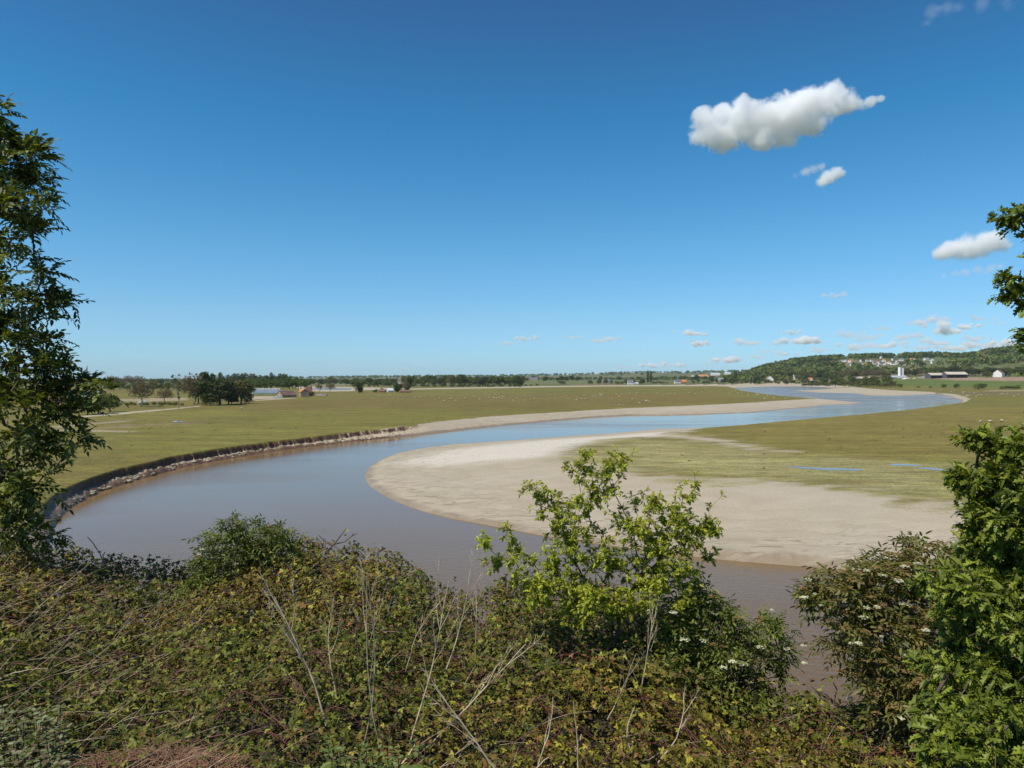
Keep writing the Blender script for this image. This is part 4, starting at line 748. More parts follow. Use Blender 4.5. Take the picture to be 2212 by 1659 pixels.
for i, (u, v, w) in enumerate(allv):
    p = hit(u, min(v, 815)); s = p[1]/FP; W_ = max(w*s*1.15, 11.); p = p+np.array([0, 0, 3.0]) if 1820 < u < 2030 else p; k = int(rng.integers(0, 6)); yaw = rng.uniform(-.6, .6)+(math.pi/2 if k % 3 == 0 else 0)
    if k not in proto_h:
        e = house(p, '', 14, 9, 4.2, 3.8, yaw, WH, [SL, BT, SL, TI, cm('grey_slate', (.24, .26, .28), .6), BT][k], chim=1, wins=(3, 1), door=False); proto_h[k] = e
    else: e = copy_tree(proto_h[k]); e.location = (p[0], p[1], p[2]-.3); e.rotation_euler = (0, 0, yaw)
    e.scale = (min(W_/14, 2.2),)*2+(1.25,)
    if i < 12 or u > 2030:
        e['label'] = 'white house standing on the wooded hill outside the village cluster'; e['group'] = 'scattered houses on the hill'
    else:
        e['label'] = 'white walled house in the village on the hill above the silos'; e['group'] = 'village houses on the hill'
# twin silos and the yard below them
p = hit(1946, 815.5); s = p[1]/FP; e = empty('twin_silo', p); tag(e, 'tall white twin silos with a metal stair tower above the far trees', 'silo')
def cyl(bm, x, y, z0, z1, r, n=20, r2=None): bmesh.ops.create_cone(bm, cap_ends=True, segments=n, radius1=r, radius2=r if r2 is None else r2, depth=z1-z0, matrix=Matrix.Translation((x, y, (z0+z1)/2)))
for x, zt in ((-3.2*s*1, 21.5*s), (3.4*s, 19.5*s)):
    sl_ = bmo('silo', lambda bm: cyl(bm, x, 0, 1.5*s, zt, 2.9*s), cm('bright_white', (.86, .86, .84), .5, .04), e); bmo('cap', lambda bm: cyl(bm, x, 0, zt, zt+.9*s, 2.9*s, 20, .6*s), LG, sl_)
bmo('stair_tower', lambda bm: [bx(bm, -.4*s, -3.4*s, k*2*s+.5, 1.0*s, -2.0*s, k*2*s+1.4*s) for k in range(11)]+[bx(bm, .3*s, -.1*s, 0, .5*s, .1*s, 24*s)], BRK, e)
bmo('platform', lambda bm: (bx(bm, -4.6*s, -2.2*s, 1.0*s, 5.2*s, 2.2*s, 1.5*s), bx(bm, -4.2*s, -.3*s, 20.2*s, 5*s, .3*s, 20.5*s)), LG, e)
bmo('base', lambda bm: [bx(bm, x-.2*s, y-.2*s, -1, x+.2*s, y+.2*s, 1.0*s) for x in (-4*s, -1.3*s, 1.6*s, 4.6*s) for y in (-1.5*s, 1.5*s)], LG, e)
hpx(1930, 1958, 816.5, 811.5, 'low white building at the foot of the twin silos', 0, WH, LG, .3, .5, name='workshop', chim=0, wins=(5, 1), cat='building')
hpx(1914, 1937, 818, 811.3, 'blue grey roofed shed left of the twin silos', 12, BRK, cm('bluegrey_sheet', (.36, .42, .50)), .55, .5, name='shed', chim=0, wins=(4, 1), cat='shed')
hpx(1852, 1893, 821, 814, 'long low shed with a blue gable end above the far bank scrub', 6, BL, SH, .55, .35, name='shed', chim=0, wins=(6, 1), cat='shed')
for i, (u, v, w, lab) in enumerate([(1962, 817.5, 12, 'pale gravel heap right of the silos'), (1975, 817.8, 10, 'pale sand heap between the silos and the conveyor'), (1954, 818.6, 14, 'low white heap in front of the silos')]):
    p = hit(u, v); s = p[1]/FP; bmh = bmesh.new(); bmesh.ops.create_cone(bmh, cap_ends=True, segments=24, radius1=w*s/2, radius2=w*s*.05, depth=2.4*s)
    bmesh.ops.subdivide_edges(bmh, edges=bmh.edges[:], cuts=2)
    for v_ in bmh.verts: v_.co += Vector((rng.normal(0, .12*s), rng.normal(0, .12*s), rng.normal(0, .08*s)+.6*s))
    me = bpy.data.meshes.new('gravel_heap'); bmh.to_mesh(me); bmh.free(); me.materials.append(SH if i != 2 else WH); o = link('gravel_heap', me); o.location = p; tag(o, lab, 'heap')
p = hit(1990, 817.5); s = p[1]/FP; e = empty('conveyor', p); tag(e, 'slanting grey conveyor standing right of the gravel heaps', 'conveyor')
bmo('belt', lambda bm: poly(bm, [(-8*s, -1, .5), (8*s, -1, 4.6*s), (8*s, 1, 4.6*s), (-8*s, 1, .5), (-8*s, -1, 1.5), (8*s, -1, 4.6*s+1), (8*s, 1, 4.6*s+1), (-8*s, 1, 1.5)], [(0, 1, 2, 3), (7, 6, 5, 4), (0, 4, 5, 1), (2, 6, 7, 3), (1, 5, 6, 2), (0, 3, 7, 4)]), LG, e)
for x in (1*s, 5*s): bmo('leg', lambda bm: bx(bm, x-.4, -.8, 0, x+.4, .8, .5+(x+8*s)/(16*s)*4.4*s), LG, e)
# long open fronted barn, two halves under pale roofs
def open_barn(u0, u1, vb, vt, label, yaw):
    p = hit((u0+u1)/2, vb); s = p[1]/FP; w = (u1-u0)*s; H = (vb-vt)*s; d = w*.42; hw = H*.62; rh = H*.38; e = empty('open_barn', (p[0], p[1]+d*.4, p[2]-.3), math.radians(yaw)); tag(e, label, 'barn')
    bmo('wall', lambda bm: (bx(bm, -w/2, d/2-.3, 0, w/2, d/2, hw), poly(bm, [(-w/2, -d/2, 0), (-w/2, d/2, 0), (-w/2, d/2, hw), (-w/2, 0, hw+rh), (-w/2, -d/2, hw)], [(0, 1, 2, 3, 4)]), poly(bm, [(w/2, -d/2, 0), (w/2, d/2, 0), (w/2, d/2, hw), (w/2, 0, hw+rh), (w/2, -d/2, hw)], [(0, 1, 2, 3, 4)]), bx(bm, -w/2, -d/2, hw*.78, w/2, -d/2+.25, hw)), cm('bluish_wood', (.10, .10, .13)), e)
    def rf(bm):
        for sg in (-1, 1): poly(bm, [(-w/2-1, sg*(d/2+1), hw-.3), (w/2+1, sg*(d/2+1), hw-.3), (w/2+1, 0, hw+rh+.2), (-w/2-1, 0, hw+rh+.2), (-w/2-1, sg*(d/2+1), hw), (w/2+1, sg*(d/2+1), hw), (w/2+1, 0, hw+rh+.5), (-w/2-1, 0, hw+rh+.5)], [(0, 1, 2, 3), (7, 6, 5, 4), (0, 4, 5, 1), (1, 5, 6, 2), (0, 3, 7, 4)])
    bmo('roof', rf, SH, e)
    for k in range(9): x = -w/2+w*k/8; bmo('post', lambda bm: bx(bm, x-.25, -d/2-.05, 0, x+.25, -d/2+.4, hw*.8), WD, e)
    for k in range(3): x = -w*.3+w*.28*k; bmo('hay_stack', lambda bm: bx(bm, x-2.5, -d*.1, 0, x+2.2, d*.3, hw*.45), cm('hay', (.16, .12, .07)), e)
open_barn(2006, 2049, 817.5, 805.6, 'left half of the long open barn with a pale roof and bluish gable', 10)
open_barn(2044, 2089, 816.5, 803.4, 'right, taller half of the long open barn with a pale roof', 2)
# polytunnels beside the farm
for i in range(4):
    p0 = np.array([*at(545, 851.2-i*1.7, F)]); p1 = np.array([*at(606, 850.6-i*1.7, F)]); L_ = np.linalg.norm(p1-p0); e = empty('polytunnel', (*((p0+p1)/2), F), math.atan2(*(p1-p0)[::-1])); n = 12; a = np.linspace(0, math.pi, n)
    V = np.array([(x, -3.2*math.cos(t), 2.6*math.sin(t)) for x in (-L_/2, L_/2) for t in a]); link('cover', mesh('cover', V, [np.array([(k, k+1, n+k+1, n+k) for k in range(n-1)])], None, True), cm('polythene', (.20, .24, .28), .35, .2, .3, .5), e)
    bmo('end_frame', lambda bm: (bx(bm, -L_/2-.1, -3.2, 0, -L_/2+.1, -3.0, 1.2), bx(bm, -L_/2-.1, 3.0, 0, -L_/2+.1, 3.2, 1.2), bx(bm, -L_/2-.1, -.8, 0, -L_/2+.1, .8, 2.0)), FR, e)
    tag(e, 'long grey plastic polytunnel behind the low stone barn', 'polytunnel', 'polytunnels behind the barn')
# caravans in a row under the plantation
def caravan(p, label, group, yaw=0., name='caravan', cat='caravan'):
    e = empty(name, p, yaw); tag(e, label, cat, group)
    def body(bm): bx(bm, -3.2, -1.15, .5, 3.2, 1.15, 2.8); bmesh.ops.bevel(bm, geom=bm.edges[:], offset=.35, segments=2, affect='EDGES')
    bmo('body', body, WH, e); bmo('window', lambda bm: bx(bm, -1.2, -1.18, 1.5, 1.2, -1.1, 2.2), GL, e)
    for x in (-1.2, 1.2): bmo('wheel', lambda bm: bmesh.ops.create_cone(bm, cap_ends=True, segments=14, radius1=.36, radius2=.36, depth=2.2, matrix=Matrix.Translation((x, 0, .36)) @ Matrix.Rotation(math.pi/2, 4, 'X')), WD, e)
    return e
cv = None
for i in range(9):
    p = hit(543+i*7.1+rng.uniform(-1, 1), 843.2); c_ = caravan(p, 'white caravan in the row under the plantation trees', 'row of caravans', rng.uniform(-.2, .2)) if cv is None else copy_tree(cv)
    if cv is None: cv = c_
    c_.location = p
def car(p, label, yaw, col, L=4.4, van=False):
    e = empty('van' if van else 'car', p, yaw); tag(e, label, 'van' if van else 'car'); m = cm('paint_%s' % label[:5], col, .3, .03, 1, .5)
    def body(bm):
        h = 1.9 if van else .95; pr = [(-L/2, .35), (-L/2, h*.8), (-L/2+.9, h), (-L*.12 if not van else -L/2+1.6, h+.45), (L/2-1.0 if not van else L/2-.1, h+.45), (L/2-.1, h), (L/2, .35)]; poly(bm, [(x, s*.85, z) for s in (-1, 1) for x, z in pr], [tuple(range(7))[::-1], tuple(range(7, 14))]+[(i, (i+1) % 7, 7+(i+1) % 7, 7+i) for i in range(7)])
    bmo('body', body, m, e); bmo('window', lambda bm: bx(bm, -L*.1, -.88, 1.0 if not van else 1.5, L*.3, .88, 1.3 if not van else 2.0), GL, e)
    for x in (-L*.3, L*.3):
        for y in (-.8, .8): bmo('wheel', lambda bm: bmesh.ops.create_cone(bm, cap_ends=True, segments=14, radius1=.34, radius2=.34, depth=.24, matrix=Matrix.Translation((x, y, .34)) @ Matrix.Rotation(math.pi/2, 4, 'X')), WD, e)
car(hit(308, 874), 'white van parked by the hedge near the large leafless tree', .1, (.75, .78, .76), 5.4, True)
car(hit(689, 854.6), 'white car parked right of the orange roofed stone house', .0, (.78, .78, .76), 5.0)
car(hit(699, 855.4), 'second white car parked in front of the open shed', .1, (.70, .70, .68), 4.6)
car(hit(600, 860), 'pale van parked at the left end of the stone barn', .1, (.60, .66, .70), 4.8, True)
# tree full of mistletoe balls, thin and nearly bare
def mistletoe():
    p = hit(385, 882); h = (882-806)*p[1]/FP; r = np.random.default_rng(90); e = empty('mistletoe_tree', p); tag(e, 'tall thin bare tree with round mistletoe balls beside the farm track', 'tree')
    pts = blobpts([((.0, 0, h*.86), np.array([h*.20, h*.18, h*.13])), ((-h*.12, 0, h*.62), np.array([h*.18, h*.14, h*.1])), ((0, 0, h*.5), np.array([h*.09, h*.09, h*.3]))], 120, 9, .4)
    nd, pr, tp = skeleton((0, 0, -.2), np.concatenate([np.array([(0, 0, h*.1*k) for k in range(1, 9)]), pts]), 9, .8, .05, .1, .2); sg, _ = branch_segs(nd, pr, .055, 2.1, .48); link('branches', tubes('branches', sg, 4), M['palebark'], e)
    for k in range(11):
        q = nd[tp[int(r.integers(len(tp)*.4, len(tp)))]] if k > 3 else np.array([r.normal(0, .3), r.normal(0, .3), h*(.3+.1*k)]); b = crown_mesh('mistletoe_ball', [(0, 0, 0, .75, .75, .7)], 90, .42, [(.14, .13, .03), (.10, .09, .03)], [1, 1], 91+k); o = link('mistletoe_ball', b, M['farleaf'], e); o.location = q; s_ = r.uniform(.7, 1.25); o.scale = (s_, s_, s_)
mistletoe()
# ------------------------------------------------------------------ sheep
def sheep_mesh(seed, pose):
    """pose 0 grazing, 1 standing, 2 lying; fleece, head and legs as one small body"""
    V, Fq, Cc = [], [], []; r = np.random.default_rng(seed)
    def ell(c, rad, col, nu=8, nv=6, rough=0.):
        o = sum(len(v) for v in V); a = np.linspace(0, 2*np.pi, nu, endpoint=False); b = np.linspace(-np.pi/2+.15, np.pi/2-.15, nv); A, B = np.meshgrid(a, b); d = np.stack([np.cos(A)*np.cos(B), np.sin(A)*np.cos(B), np.sin(B)], -1).reshape(-1, 3)
        V.append(np.array(c)+d*np.array(rad)*(1+rough*r.normal(size=(len(d), 1)))); Cc.append(np.tile(col, (len(d), 1)))
        for j in range(nv-1):
            for i in range(nu): Fq.append((o+j*nu+i, o+j*nu+(i+1) % nu, o+(j+1)*nu+(i+1) % nu, o+(j+1)*nu+i))
        Fq.append(tuple(o+i for i in range(nu))[::-1][:4]); Fq.append(tuple(o+(nv-1)*nu+i for i in range(nu))[:4])
    z = .34 if pose == 2 else .58; wool = (.62, .56, .44); face = (.06, .05, .045) if seed % 2 else (.45, .40, .32)
    ell((0, 0, z), (.52, .25, .27), wool, 10, 7, .04); ell((.36, 0, z+.06), (.22, .19, .22), wool, 8, 6, .04)
    if pose == 0: ell((.62, 0, z-.18), (.12, .10, .16), wool); ell((.74, 0, z-.38), (.16, .08, .10), face)
    else: ell((.56, 0, z+.22), (.12, .10, .18), wool); ell((.70, 0, z+.36), (.17, .08, .09), face)
    if pose != 2:
        for x in (-.33, .33):
            for y in (-.13, .13): ell((x, y, .20), (.045, .045, .24), face, 6, 4)
    me = mesh('sheep', np.concatenate(V), [np.array(Fq)], np.concatenate(Cc), True); me.materials.append(M['farleaf']); return me
SHM = [sheep_mesh(s, p) for s, p in ((1, 0), (2, 0), (3, 1), (4, 2), (5, 0))]
def sheep(u, v, label, group, s=1.25, yaw=None):
    p = hit(u, v); o = link('sheep', SHM[int(rng.integers(0, 5))]); o.location = p; o.rotation_euler = (0, 0, rng.uniform(0, 6.28) if yaw is None else yaw); o.scale = (s, s, s); tag(o, label, 'sheep', group)
A_ = lambda L_, fx, fy, k: [(fx+x*k, fy+y*k) for x, y in L_]
c2 = [(1070, 393), (1080, 399), (1193, 400), (1212, 365), (1253, 386), (1284, 386), (1318, 376), (1326, 398), (1415, 390), (1430, 384), (1464, 378), (1488, 379), (1508, 371), (1573, 376), (1594, 399), (1636, 391), (1675, 413), (1720, 394), (1735, 393), (1772, 413), (1817, 391), (1845, 390), (1856, 391), (1857, 355), (1905, 350), (1922, 377), (1942, 377), (1968, 388), (1972, 402), (2031, 349), (2052, 388), (2057, 362), (2062, 374), (2070, 405), (2093, 385), (2114, 392), (2100, 350), (2140, 383), (2152, 396), (2164, 376), (2180, 381)]
c3 = [(20, 385), (41, 391), (27, 351), (66, 384), (90, 380), (92, 397), (107, 382), (158, 393), (183, 375), (184, 412), (212, 384), (278, 412), (285, 353), (290, 370), (362, 389), (414, 352), (414, 401), (446, 367), (457, 367), (484, 359), (495, 392), (507, 362), (532, 357), (602, 381), (632, 367), (644, 396), (715, 405), (720, 395), (728, 377), (759, 396), (780, 365), (791, 400), (806, 400), (853, 375), (867, 363), (878, 374), (911, 366), (914, 352), (919, 374), (925, 361), (932, 356), (938, 360), (956, 340), (1016, 402), (1024, 395), (1049, 351), (1057, 355), (1076, 371), (1075, 451), (1108, 454), (1099, 357), (1129, 350), (1163, 347), (1164, 358), (1187, 392), (1216, 346), (1218, 357), (1232, 344), (1249, 428), (1291, 356), (1303, 411), (1313, 411), (1332, 420), (1376, 399), (1397, 345), (1443, 366), (1482, 365), (1504, 352), (1516, 366), (1545, 352), (1659, 345), (1669, 344), (1696, 323), (1720, 349), (1780, 332), (1804, 351), (1815, 327), (1849, 328), (2000, 350), (2024, 349), (2080, 345), (2112, 347), (2168, 362), (2190, 350), (2003, 326), (2024, 326), (2060, 326), (2112, 326)]
c4 = [(86, 457), (82, 437), (148, 443), (160, 455), (232, 467), (236, 460), (209, 485), (282, 481), (373, 483), (520, 481), (540, 483), (556, 482), (572, 483), (590, 484), (604, 485), (150, 457), (30, 425)]
for L_, k in ((A_(c2, 530.9, 760.9, .256), 0), (A_(c3, 1061.8, 760.9, .256), 1), (A_(c4, 1592.6, 725.5, .28), 2)):
    for u, v in L_:
        v += .8
        if k == 0: lab, g = 'white sheep in the scattered flock on the left part of the marsh', 'flock on the left part of the marsh'
        elif k == 1: lab, g = 'white sheep in the wide flock in the middle of the marsh', 'flock in the middle of the marsh'
        else: lab, g = 'white sheep on the marsh tip beside the bright river bend', 'flock on the marsh tip'
        sheep(u, v, lab, g)
for x, y, lab in [(1873, 668, 'pale sheep with dark legs on the right marsh, left one of three near the oak'), (1948, 670, 'pale sheep with dark legs on the right marsh, middle one of three near the oak'), (2041, 664, 'pale sheep on the right marsh, right one of three, closest to the oak leaves')]: sheep(1592.6+x*.28, 725.5+y*.28+.6, lab, None, 1.3)
for x, y in [(1530, 423), (1560, 424), (1570, 420), (1650, 430), (1678, 428), (1738, 436), (1755, 436), (1788, 440), (1828, 441), (1765, 462), (1790, 465), (1842, 470), (1858, 461), (1884, 461), (1925, 460), (2030, 452), (2047, 450), (2060, 457), (2070, 463), (2085, 448), (2132, 470), (2168, 456), (1310, 412), (1335, 410), (1350, 411), (1380, 412), (1402, 410), (1205, 408), (1174, 408), (1000, 403), (2140, 465), (1745, 446), (1775, 468), (1180, 409)]:
    sheep(1592.6+x*.28, 725.5+y*.28+.6, 'pale sheep grazing on the turf beyond the round mud rim at the right', 'flock beyond the mud rim at the right', 1.5)
sheep(522, 884.6, 'white sheep in front of the dark clump on the left, upper one of two', None); sheep(526, 887.6, 'white sheep in front of the dark clump on the left, lower one of two', None)
OAKC = [(.12, .20, .025), (.09, .155, .022), (.15, .225, .035), (.06, .11, .02)]
def build_oak(name, label, root, blobs, ntw, seed, size, per, cols, w, rtip=.003, seg=.18, rmax=.05, barkmat='bark', stem=None, up=.12):
    r = np.random.default_rng(seed); pts = blobpts(blobs, ntw, seed, .55)
    if stem is not None: pts = np.concatenate([np.array(stem), pts])
    nodes, par, tips = skeleton(root, pts, seed, seg, .06, up)
    root = np.asarray(root, float); e = empty(name, root); sg, _ = branch_segs(nodes-root, par, rtip, 2.3, rmax)
    link('branches', tubes('branches', sg, 5), M[barkmat], e)
    D = tipdirs(nodes, par, tips)
    # also leaf out along the last stretch of each twig
    P0 = np.concatenate([nodes[tips], nodes[par[tips]]]); D0 = np.concatenate([D, D])
    k, dd, nn = rosette(P0, D0, r, per, .85, .30)
    P = P0[k]+r.normal(size=(len(k), 3))*.012-root
    me = leaves('foliage', T_OAK, P, dd, nn, r.uniform(.65, 1.15, len(k))*size, bcol(r, len(k), cols, w), T_OAK_TRI, .22, seed)
    link('foliage', me, M['leaf'], e); tag(e, label, 'tree'); return e
# small oak standing in the middle of the brambles
Yo = 7.6
b_ = [blob(1262, 985, Yo, 22, .15), blob(1228, 1010, Yo, 20, .12), blob(1265, 1020, Yo, 26, .2), blob(1345, 985, Yo+.1, 32, .2, .7), (pix(1320, 1015, Yo), np.array([.18, .2, .12])), blob(1290, 1060, Yo, 48, .3), blob(1145, 1058, Yo-.1, 28, .2, .8), blob(1180, 1085, Yo, 42, .25, .8),
      blob(1225, 1110, Yo, 55, .4), blob(1240, 1170, Yo, 75, .5, .8), blob(1370, 1070, Yo+.15, 34, .2, .6), blob(1395, 1150, Yo, 65, .4, .8), blob(1455, 1110, Yo, 42, .3, .9), blob(1485, 1060, Yo, 26, .15, .8), blob(1490, 1035, Yo, 18, .12), blob(1555, 1065, Yo, 12, .08, .7),
      blob(1500, 1140, Yo, 40, .3, .8), blob(1535, 1140, Yo, 24, .2), blob(1440, 1195, Yo, 60, .4, .8), blob(1530, 1205, Yo+.1, 28, .2, .6), blob(1555, 1195, Yo, 14, .1), blob(1330, 1215, Yo, 75, .5, .7), blob(1200, 1230, Yo, 62, .4, .7), blob(1120, 1215, Yo-.2, 34, .2, .8),
      blob(1048, 1172, Yo-.2, 17, .12, 1.3), blob(1098, 1150, Yo-.1, 20, .15), blob(1075, 1215, Yo-.1, 34, .2, .7), blob(1150, 1265, Yo-.2, 50, .3, .6), blob(1260, 1275, Yo-.2, 60, .3, .5), blob(1400, 1262, Yo-.2, 60, .3, .6), blob(1490, 1235, Yo, 38, .3, .8), blob(1470, 1300, Yo-.3, 26, .2, .6), blob(1250, 1310, Yo-.2, 55, .3, .6), blob(1350, 1305, Yo-.2, 60, .35, .6), blob(1150, 1295, Yo-.3, 40, .3, .6), blob(1420, 1230, Yo, 50, .4, .8), blob(1190, 1270, Yo-.35, 50, .25, .6), blob(1290, 1290, Yo-.4, 55, .25, .6), blob(1390, 1290, Yo-.4, 50, .25, .6), blob(1470, 1160, Yo, 44, .3, .8), blob(1420, 1085, Yo, 34, .2, .8), blob(1350, 1130, Yo, 40, .3, .8), blob(1545, 1100, Yo, 14, .1), blob(1110, 1180, Yo, 24, .2)]
rt = pix(1310, 1420, Yo+.1); build_oak('young_oak', 'young oak with bright yellow green leaves rising from the brambles in the middle', rt, b_, 1050, 3, .064, 6, [(.38, .41, .035), (.31, .36, .03), (.44, .46, .055), (.20, .25, .024), (.32, .26, .05)], [4, 3, 3, 1, .5], .0017, .12, .026)
# big oak whose branches reach in from the right
Yr = 4.3
b_ = [blob(2188, 462, Yr, 16, .12, .6), blob(2208, 484, Yr, 16, .12), blob(2216, 508, Yr, 10, .1), blob(2184, 600, Yr, 15, .1, .6), blob(2202, 625, Yr, 22, .15, .8), blob(2214, 662, Yr, 14, .1), blob(2210, 722, Yr, 12, .1, .8), blob(2218, 745, Yr, 9, .08), blob(2210, 812, Yr, 12, .1, .7), blob(2202, 925, Yr, 18, .15), blob(2230, 1300, Yr, 120, .7),
      blob(2078, 945, Yr+.2, 30, .15, .7), blob(2130, 965, Yr+.2, 38, .25, .8), blob(2175, 960, Yr, 45, .3), blob(2050, 1035, Yr+.2, 20, .12, .6), blob(2100, 1040, Yr+.1, 50, .3, .8), blob(2160, 1060, Yr, 62, .4), blob(2090, 1115, Yr, 34, .2, .7), blob(2150, 1140, Yr, 70, .4), blob(2085, 1165, Yr, 26, .15), blob(2130, 1210, Yr, 60, .3), blob(2180, 1250, Yr, 70, .5),
      blob(2060, 1270, Yr-.2, 62, .35, .6), blob(2000, 1275, Yr-.2, 26, .2, .5), blob(2120, 1330, Yr-.2, 80, .5), blob(2050, 1350, Yr-.1, 50, .3, .8), blob(2160, 1450, Yr-.3, 100, .6), blob(2075, 1440, Yr-.2, 55, .3), blob(2000, 1440, Yr+.1, 34, .2, .5), blob(2120, 1550, Yr-.5, 100, .5), blob(2020, 1560, Yr-.6, 60, .3), blob(2170, 1620, Yr-.6, 90, .4), blob(2040, 1630, Yr-.8, 70, .3, .7)]
build_oak('oak_tree', 'large oak reaching in from the right edge with deep green lobed leaves', pix(2420, 1560, Yr+.3), [(c_+np.array([.075 if c_[2] < 19.2 else 0, 0, 0]), r_) for c_, r_ in b_], 1250, 5, .078, 5, [(.175, .215, .024), (.13, .165, .02), (.25, .29, .035), (.07, .10, .015)], [4, 3, 2.5, 1], .0028, .12, .05, stem=[pix((2400 if k < 7 else 2275)+12*math.sin(k), 1500-75*k, Yr+.3) for k in range(16)])
# ash tree whose branches reach in from the left
def build_ash():
    Ya = 9.6; r = np.random.default_rng(11)
    B = [(10, 235, 36), (30, 300, 45), (75, 320, 40), (110, 335, 26), (20, 400, 60), (90, 390, 46), (120, 440, 28), (60, 460, 60), (100, 490, 34), (10, 520, 60), (-20, 600, 50), (75, 560, 16, ), (20, 620, 26), (95, 590, 18), (60, 645, 26), (120, 640, 30), (145, 660, 22), (90, 690, 26), (30, 700, 26), (-20, 700, 50), (110, 730, 24), (60, 745, 26), (10, 790, 60), (80, 800, 50), (130, 790, 26), (-20, 860, 60),
         (50, 870, 52), (110, 850, 40), (170, 830, 26), (200, 825, 18), (140, 890, 34), (215, 845, 10), (20, 940, 42), (70, 950, 36), (10, 1010, 44), (130, 945, 12), (160, 950, 20), (185, 965, 12), (95, 975, 16), (80, 1030, 14), (45, 1055, 30), (0, 1080, 50), (70, 1080, 14), (20, 1130, 42), (60, 1150, 22), (100, 1160, 10), (85, 910, 30)]
    blobs = [blob(u-(34 if v < 560 else 12 if v < 800 else -6), v, Ya+r.uniform(-.4, .4), R_*.8, .4, .85) for u, v, R_ in B]; pts = blobpts(blobs, 620, 11, .8); root = pix(-260, 1420, Ya+.3)
    stem = [pix(-230+60*k/8, 1400-150*k, Ya+.2) for k in range(8)]
    nodes, par, tips = skeleton(root, np.concatenate([np.array(stem), pts]), 11, .2, .07, -.05, .25)
    e = empty('ash_tree', root); sg, _ = branch_segs(nodes-root, par, .0028, 2.3, .11); link('branches', tubes('branches', sg, 5), M['bark'], e)
    D = tipdirs(nodes, par, tips); k = np.repeat(np.arange(len(tips)), 3); n = len(k)
    # outer leaves spring outwards and hang
    dd = norm(D[k]*.6+norm(r.normal(size=(n, 3)))*1.0+np.array([.05, 0, .05])); nn = norm(np.array([0, 0, 1.])+r.normal(size=(n, 3))*.3)
    P, Dl, Nl, S = compound(nodes[tips][k]-root, dd, nn, r.uniform(.19, .29, n), 4, .38, r, 50)
    me = leaves('foliage', T_ASH, P, Dl, Nl, S, bcol(r, len(P), [(.09, .115, .02), (.13, .155, .026), (.055, .07, .015), (.28, .30, .08)], [4, 3, 2, 1.1]), None, .2, 12)
    link('foliage', me, M['leaf'], e); tag(e, 'tall ash tree at the left edge with drooping dark green leaves', 'tree')
build_ash()
# elder bushes with flat flower heads
def build_elder(label, B, Y, root, n, seed, cols, w, flowers, bronze, size=.07, per=3, umb=.05):
    r = np.random.default_rng(seed); blobs = [blob(u, v, Y+dy, R_, ry, sq) for u, v, R_, dy, ry, sq in B]; pts = blobpts(blobs, n, seed, .45); root = pix(*root)
    nodes, par, tips = skeleton(root, pts, seed, .15, .07, .1, .3); e = empty('elder_bush', root); sg, _ = branch_segs(nodes-root, par, .0028, 2.3, .05)
    link('branches', tubes('branches', sg, 4), M['bark'], e); D = norm(tipdirs(nodes, par, tips)+np.array([0, 0, .4])); k = np.repeat(np.arange(len(tips)), per); m = len(k)
    dd = norm(D[k]*.5+norm(r.normal(size=(m, 3)))*.9); nn = norm(np.array([0, 0, 1.])+r.normal(size=(m, 3))*.4)
    P, Dl, Nl, S = compound(nodes[tips][k]-root, dd, nn, r.uniform(.085, .135, m), 2, .56, r, 55)
    link('foliage', leaves('foliage', T_LANCE, P, Dl, Nl, S*1.05, bcol(r, len(P), cols, w), None, .2, seed), M['leaf'], e)
    # flower heads: flat disks of many tiny florets
    def heads(P_, R_, name, col, label=None, mat='flower', separate=False):
        Vs, Fs, Cs = [], [], []
        for p, q in zip(P_, R_):
            a = r.uniform(0, 2*np.pi, 46); d = q*np.sqrt(r.uniform(0, 1, 46)); c = p+np.stack([d*np.cos(a), d*np.sin(a), .25*q*(1-(d/q)**2)+r.normal(0, .004, 46)], 1)
            s = q*.17; o = np.array([(-s, -s, 0), (s, -s, 0), (s, s, 0), (-s, s, 0)]); V = c[:, None]+o[None]+r.normal(0, s*.25, (46, 4, 3)); Vs.append(V.reshape(-1, 3)); Cs.append(np.repeat(np.array(col)*r.uniform(.8, 1.15, (46, 1)), 4, 0))
        V = np.concatenate(Vs); F_ = np.arange(len(V)).reshape(-1, 4); link(name, mesh(name, V, [F_], np.concatenate(Cs)), M['farleaf'], e)
    top = nodes[tips][:, 2]; up_ = tips[np.argsort(-(top+.35*r.normal(size=len(tips))))]
    if bronze: heads(nodes[r.choice(tips, bronze, replace=False)]-root+np.array([0, -.03, .05]), r.uniform(.03, .05, bronze), 'flower_buds', (.30, .20, .08))
    for (u, v, s) in flowers:
        c = pix(u, v, Y); d = np.linalg.norm(np.cross(nodes[tips]-np.array([0, 0, EYE]), norm(c-np.array([0, 0, EYE]))), axis=1)
        near_ = np.nonzero(d < .09)[0]; q = nodes[tips[near_[np.argmin(nodes[tips[near_], 1])]]] if len(near_) else c
        t = (q[1]-.06)/c[1]; q = np.array([c[0]*t, c[1]*t, EYE+(c[2]-EYE)*t]); heads([q-root], [s*Y/FP], 'flower_head', (.72, .70, .52))
    tag(e, label, 'bush'); return e
G1_ = [(.12, .155, .026), (.16, .195, .034), (.08, .105, .02), (.24, .25, .06)]
build_elder('dark green elder bush standing above the brambles at left centre', [(470, 1180, 45, 0, .35, 1), (440, 1215, 30, 0, .25, 1), (505, 1150, 34, 0, .3, 1), (492, 1128, 10, 0, .1, 1), (560, 1160, 42, .1, .35, .9), (600, 1155, 34, .1, .3, .8), (620, 1180, 32, .1, .3, .8), (540, 1200, 60, .1, .4, .8), (440, 1250, 32, -.2, .3, .7), (400, 1265, 26, -.3, .2, .6)], 9.4, (520, 1330, 9.6), 300, 21, G1_, [3, 3, 3, 1], [(437, 1187, 5), (430, 1198, 4)], 12)
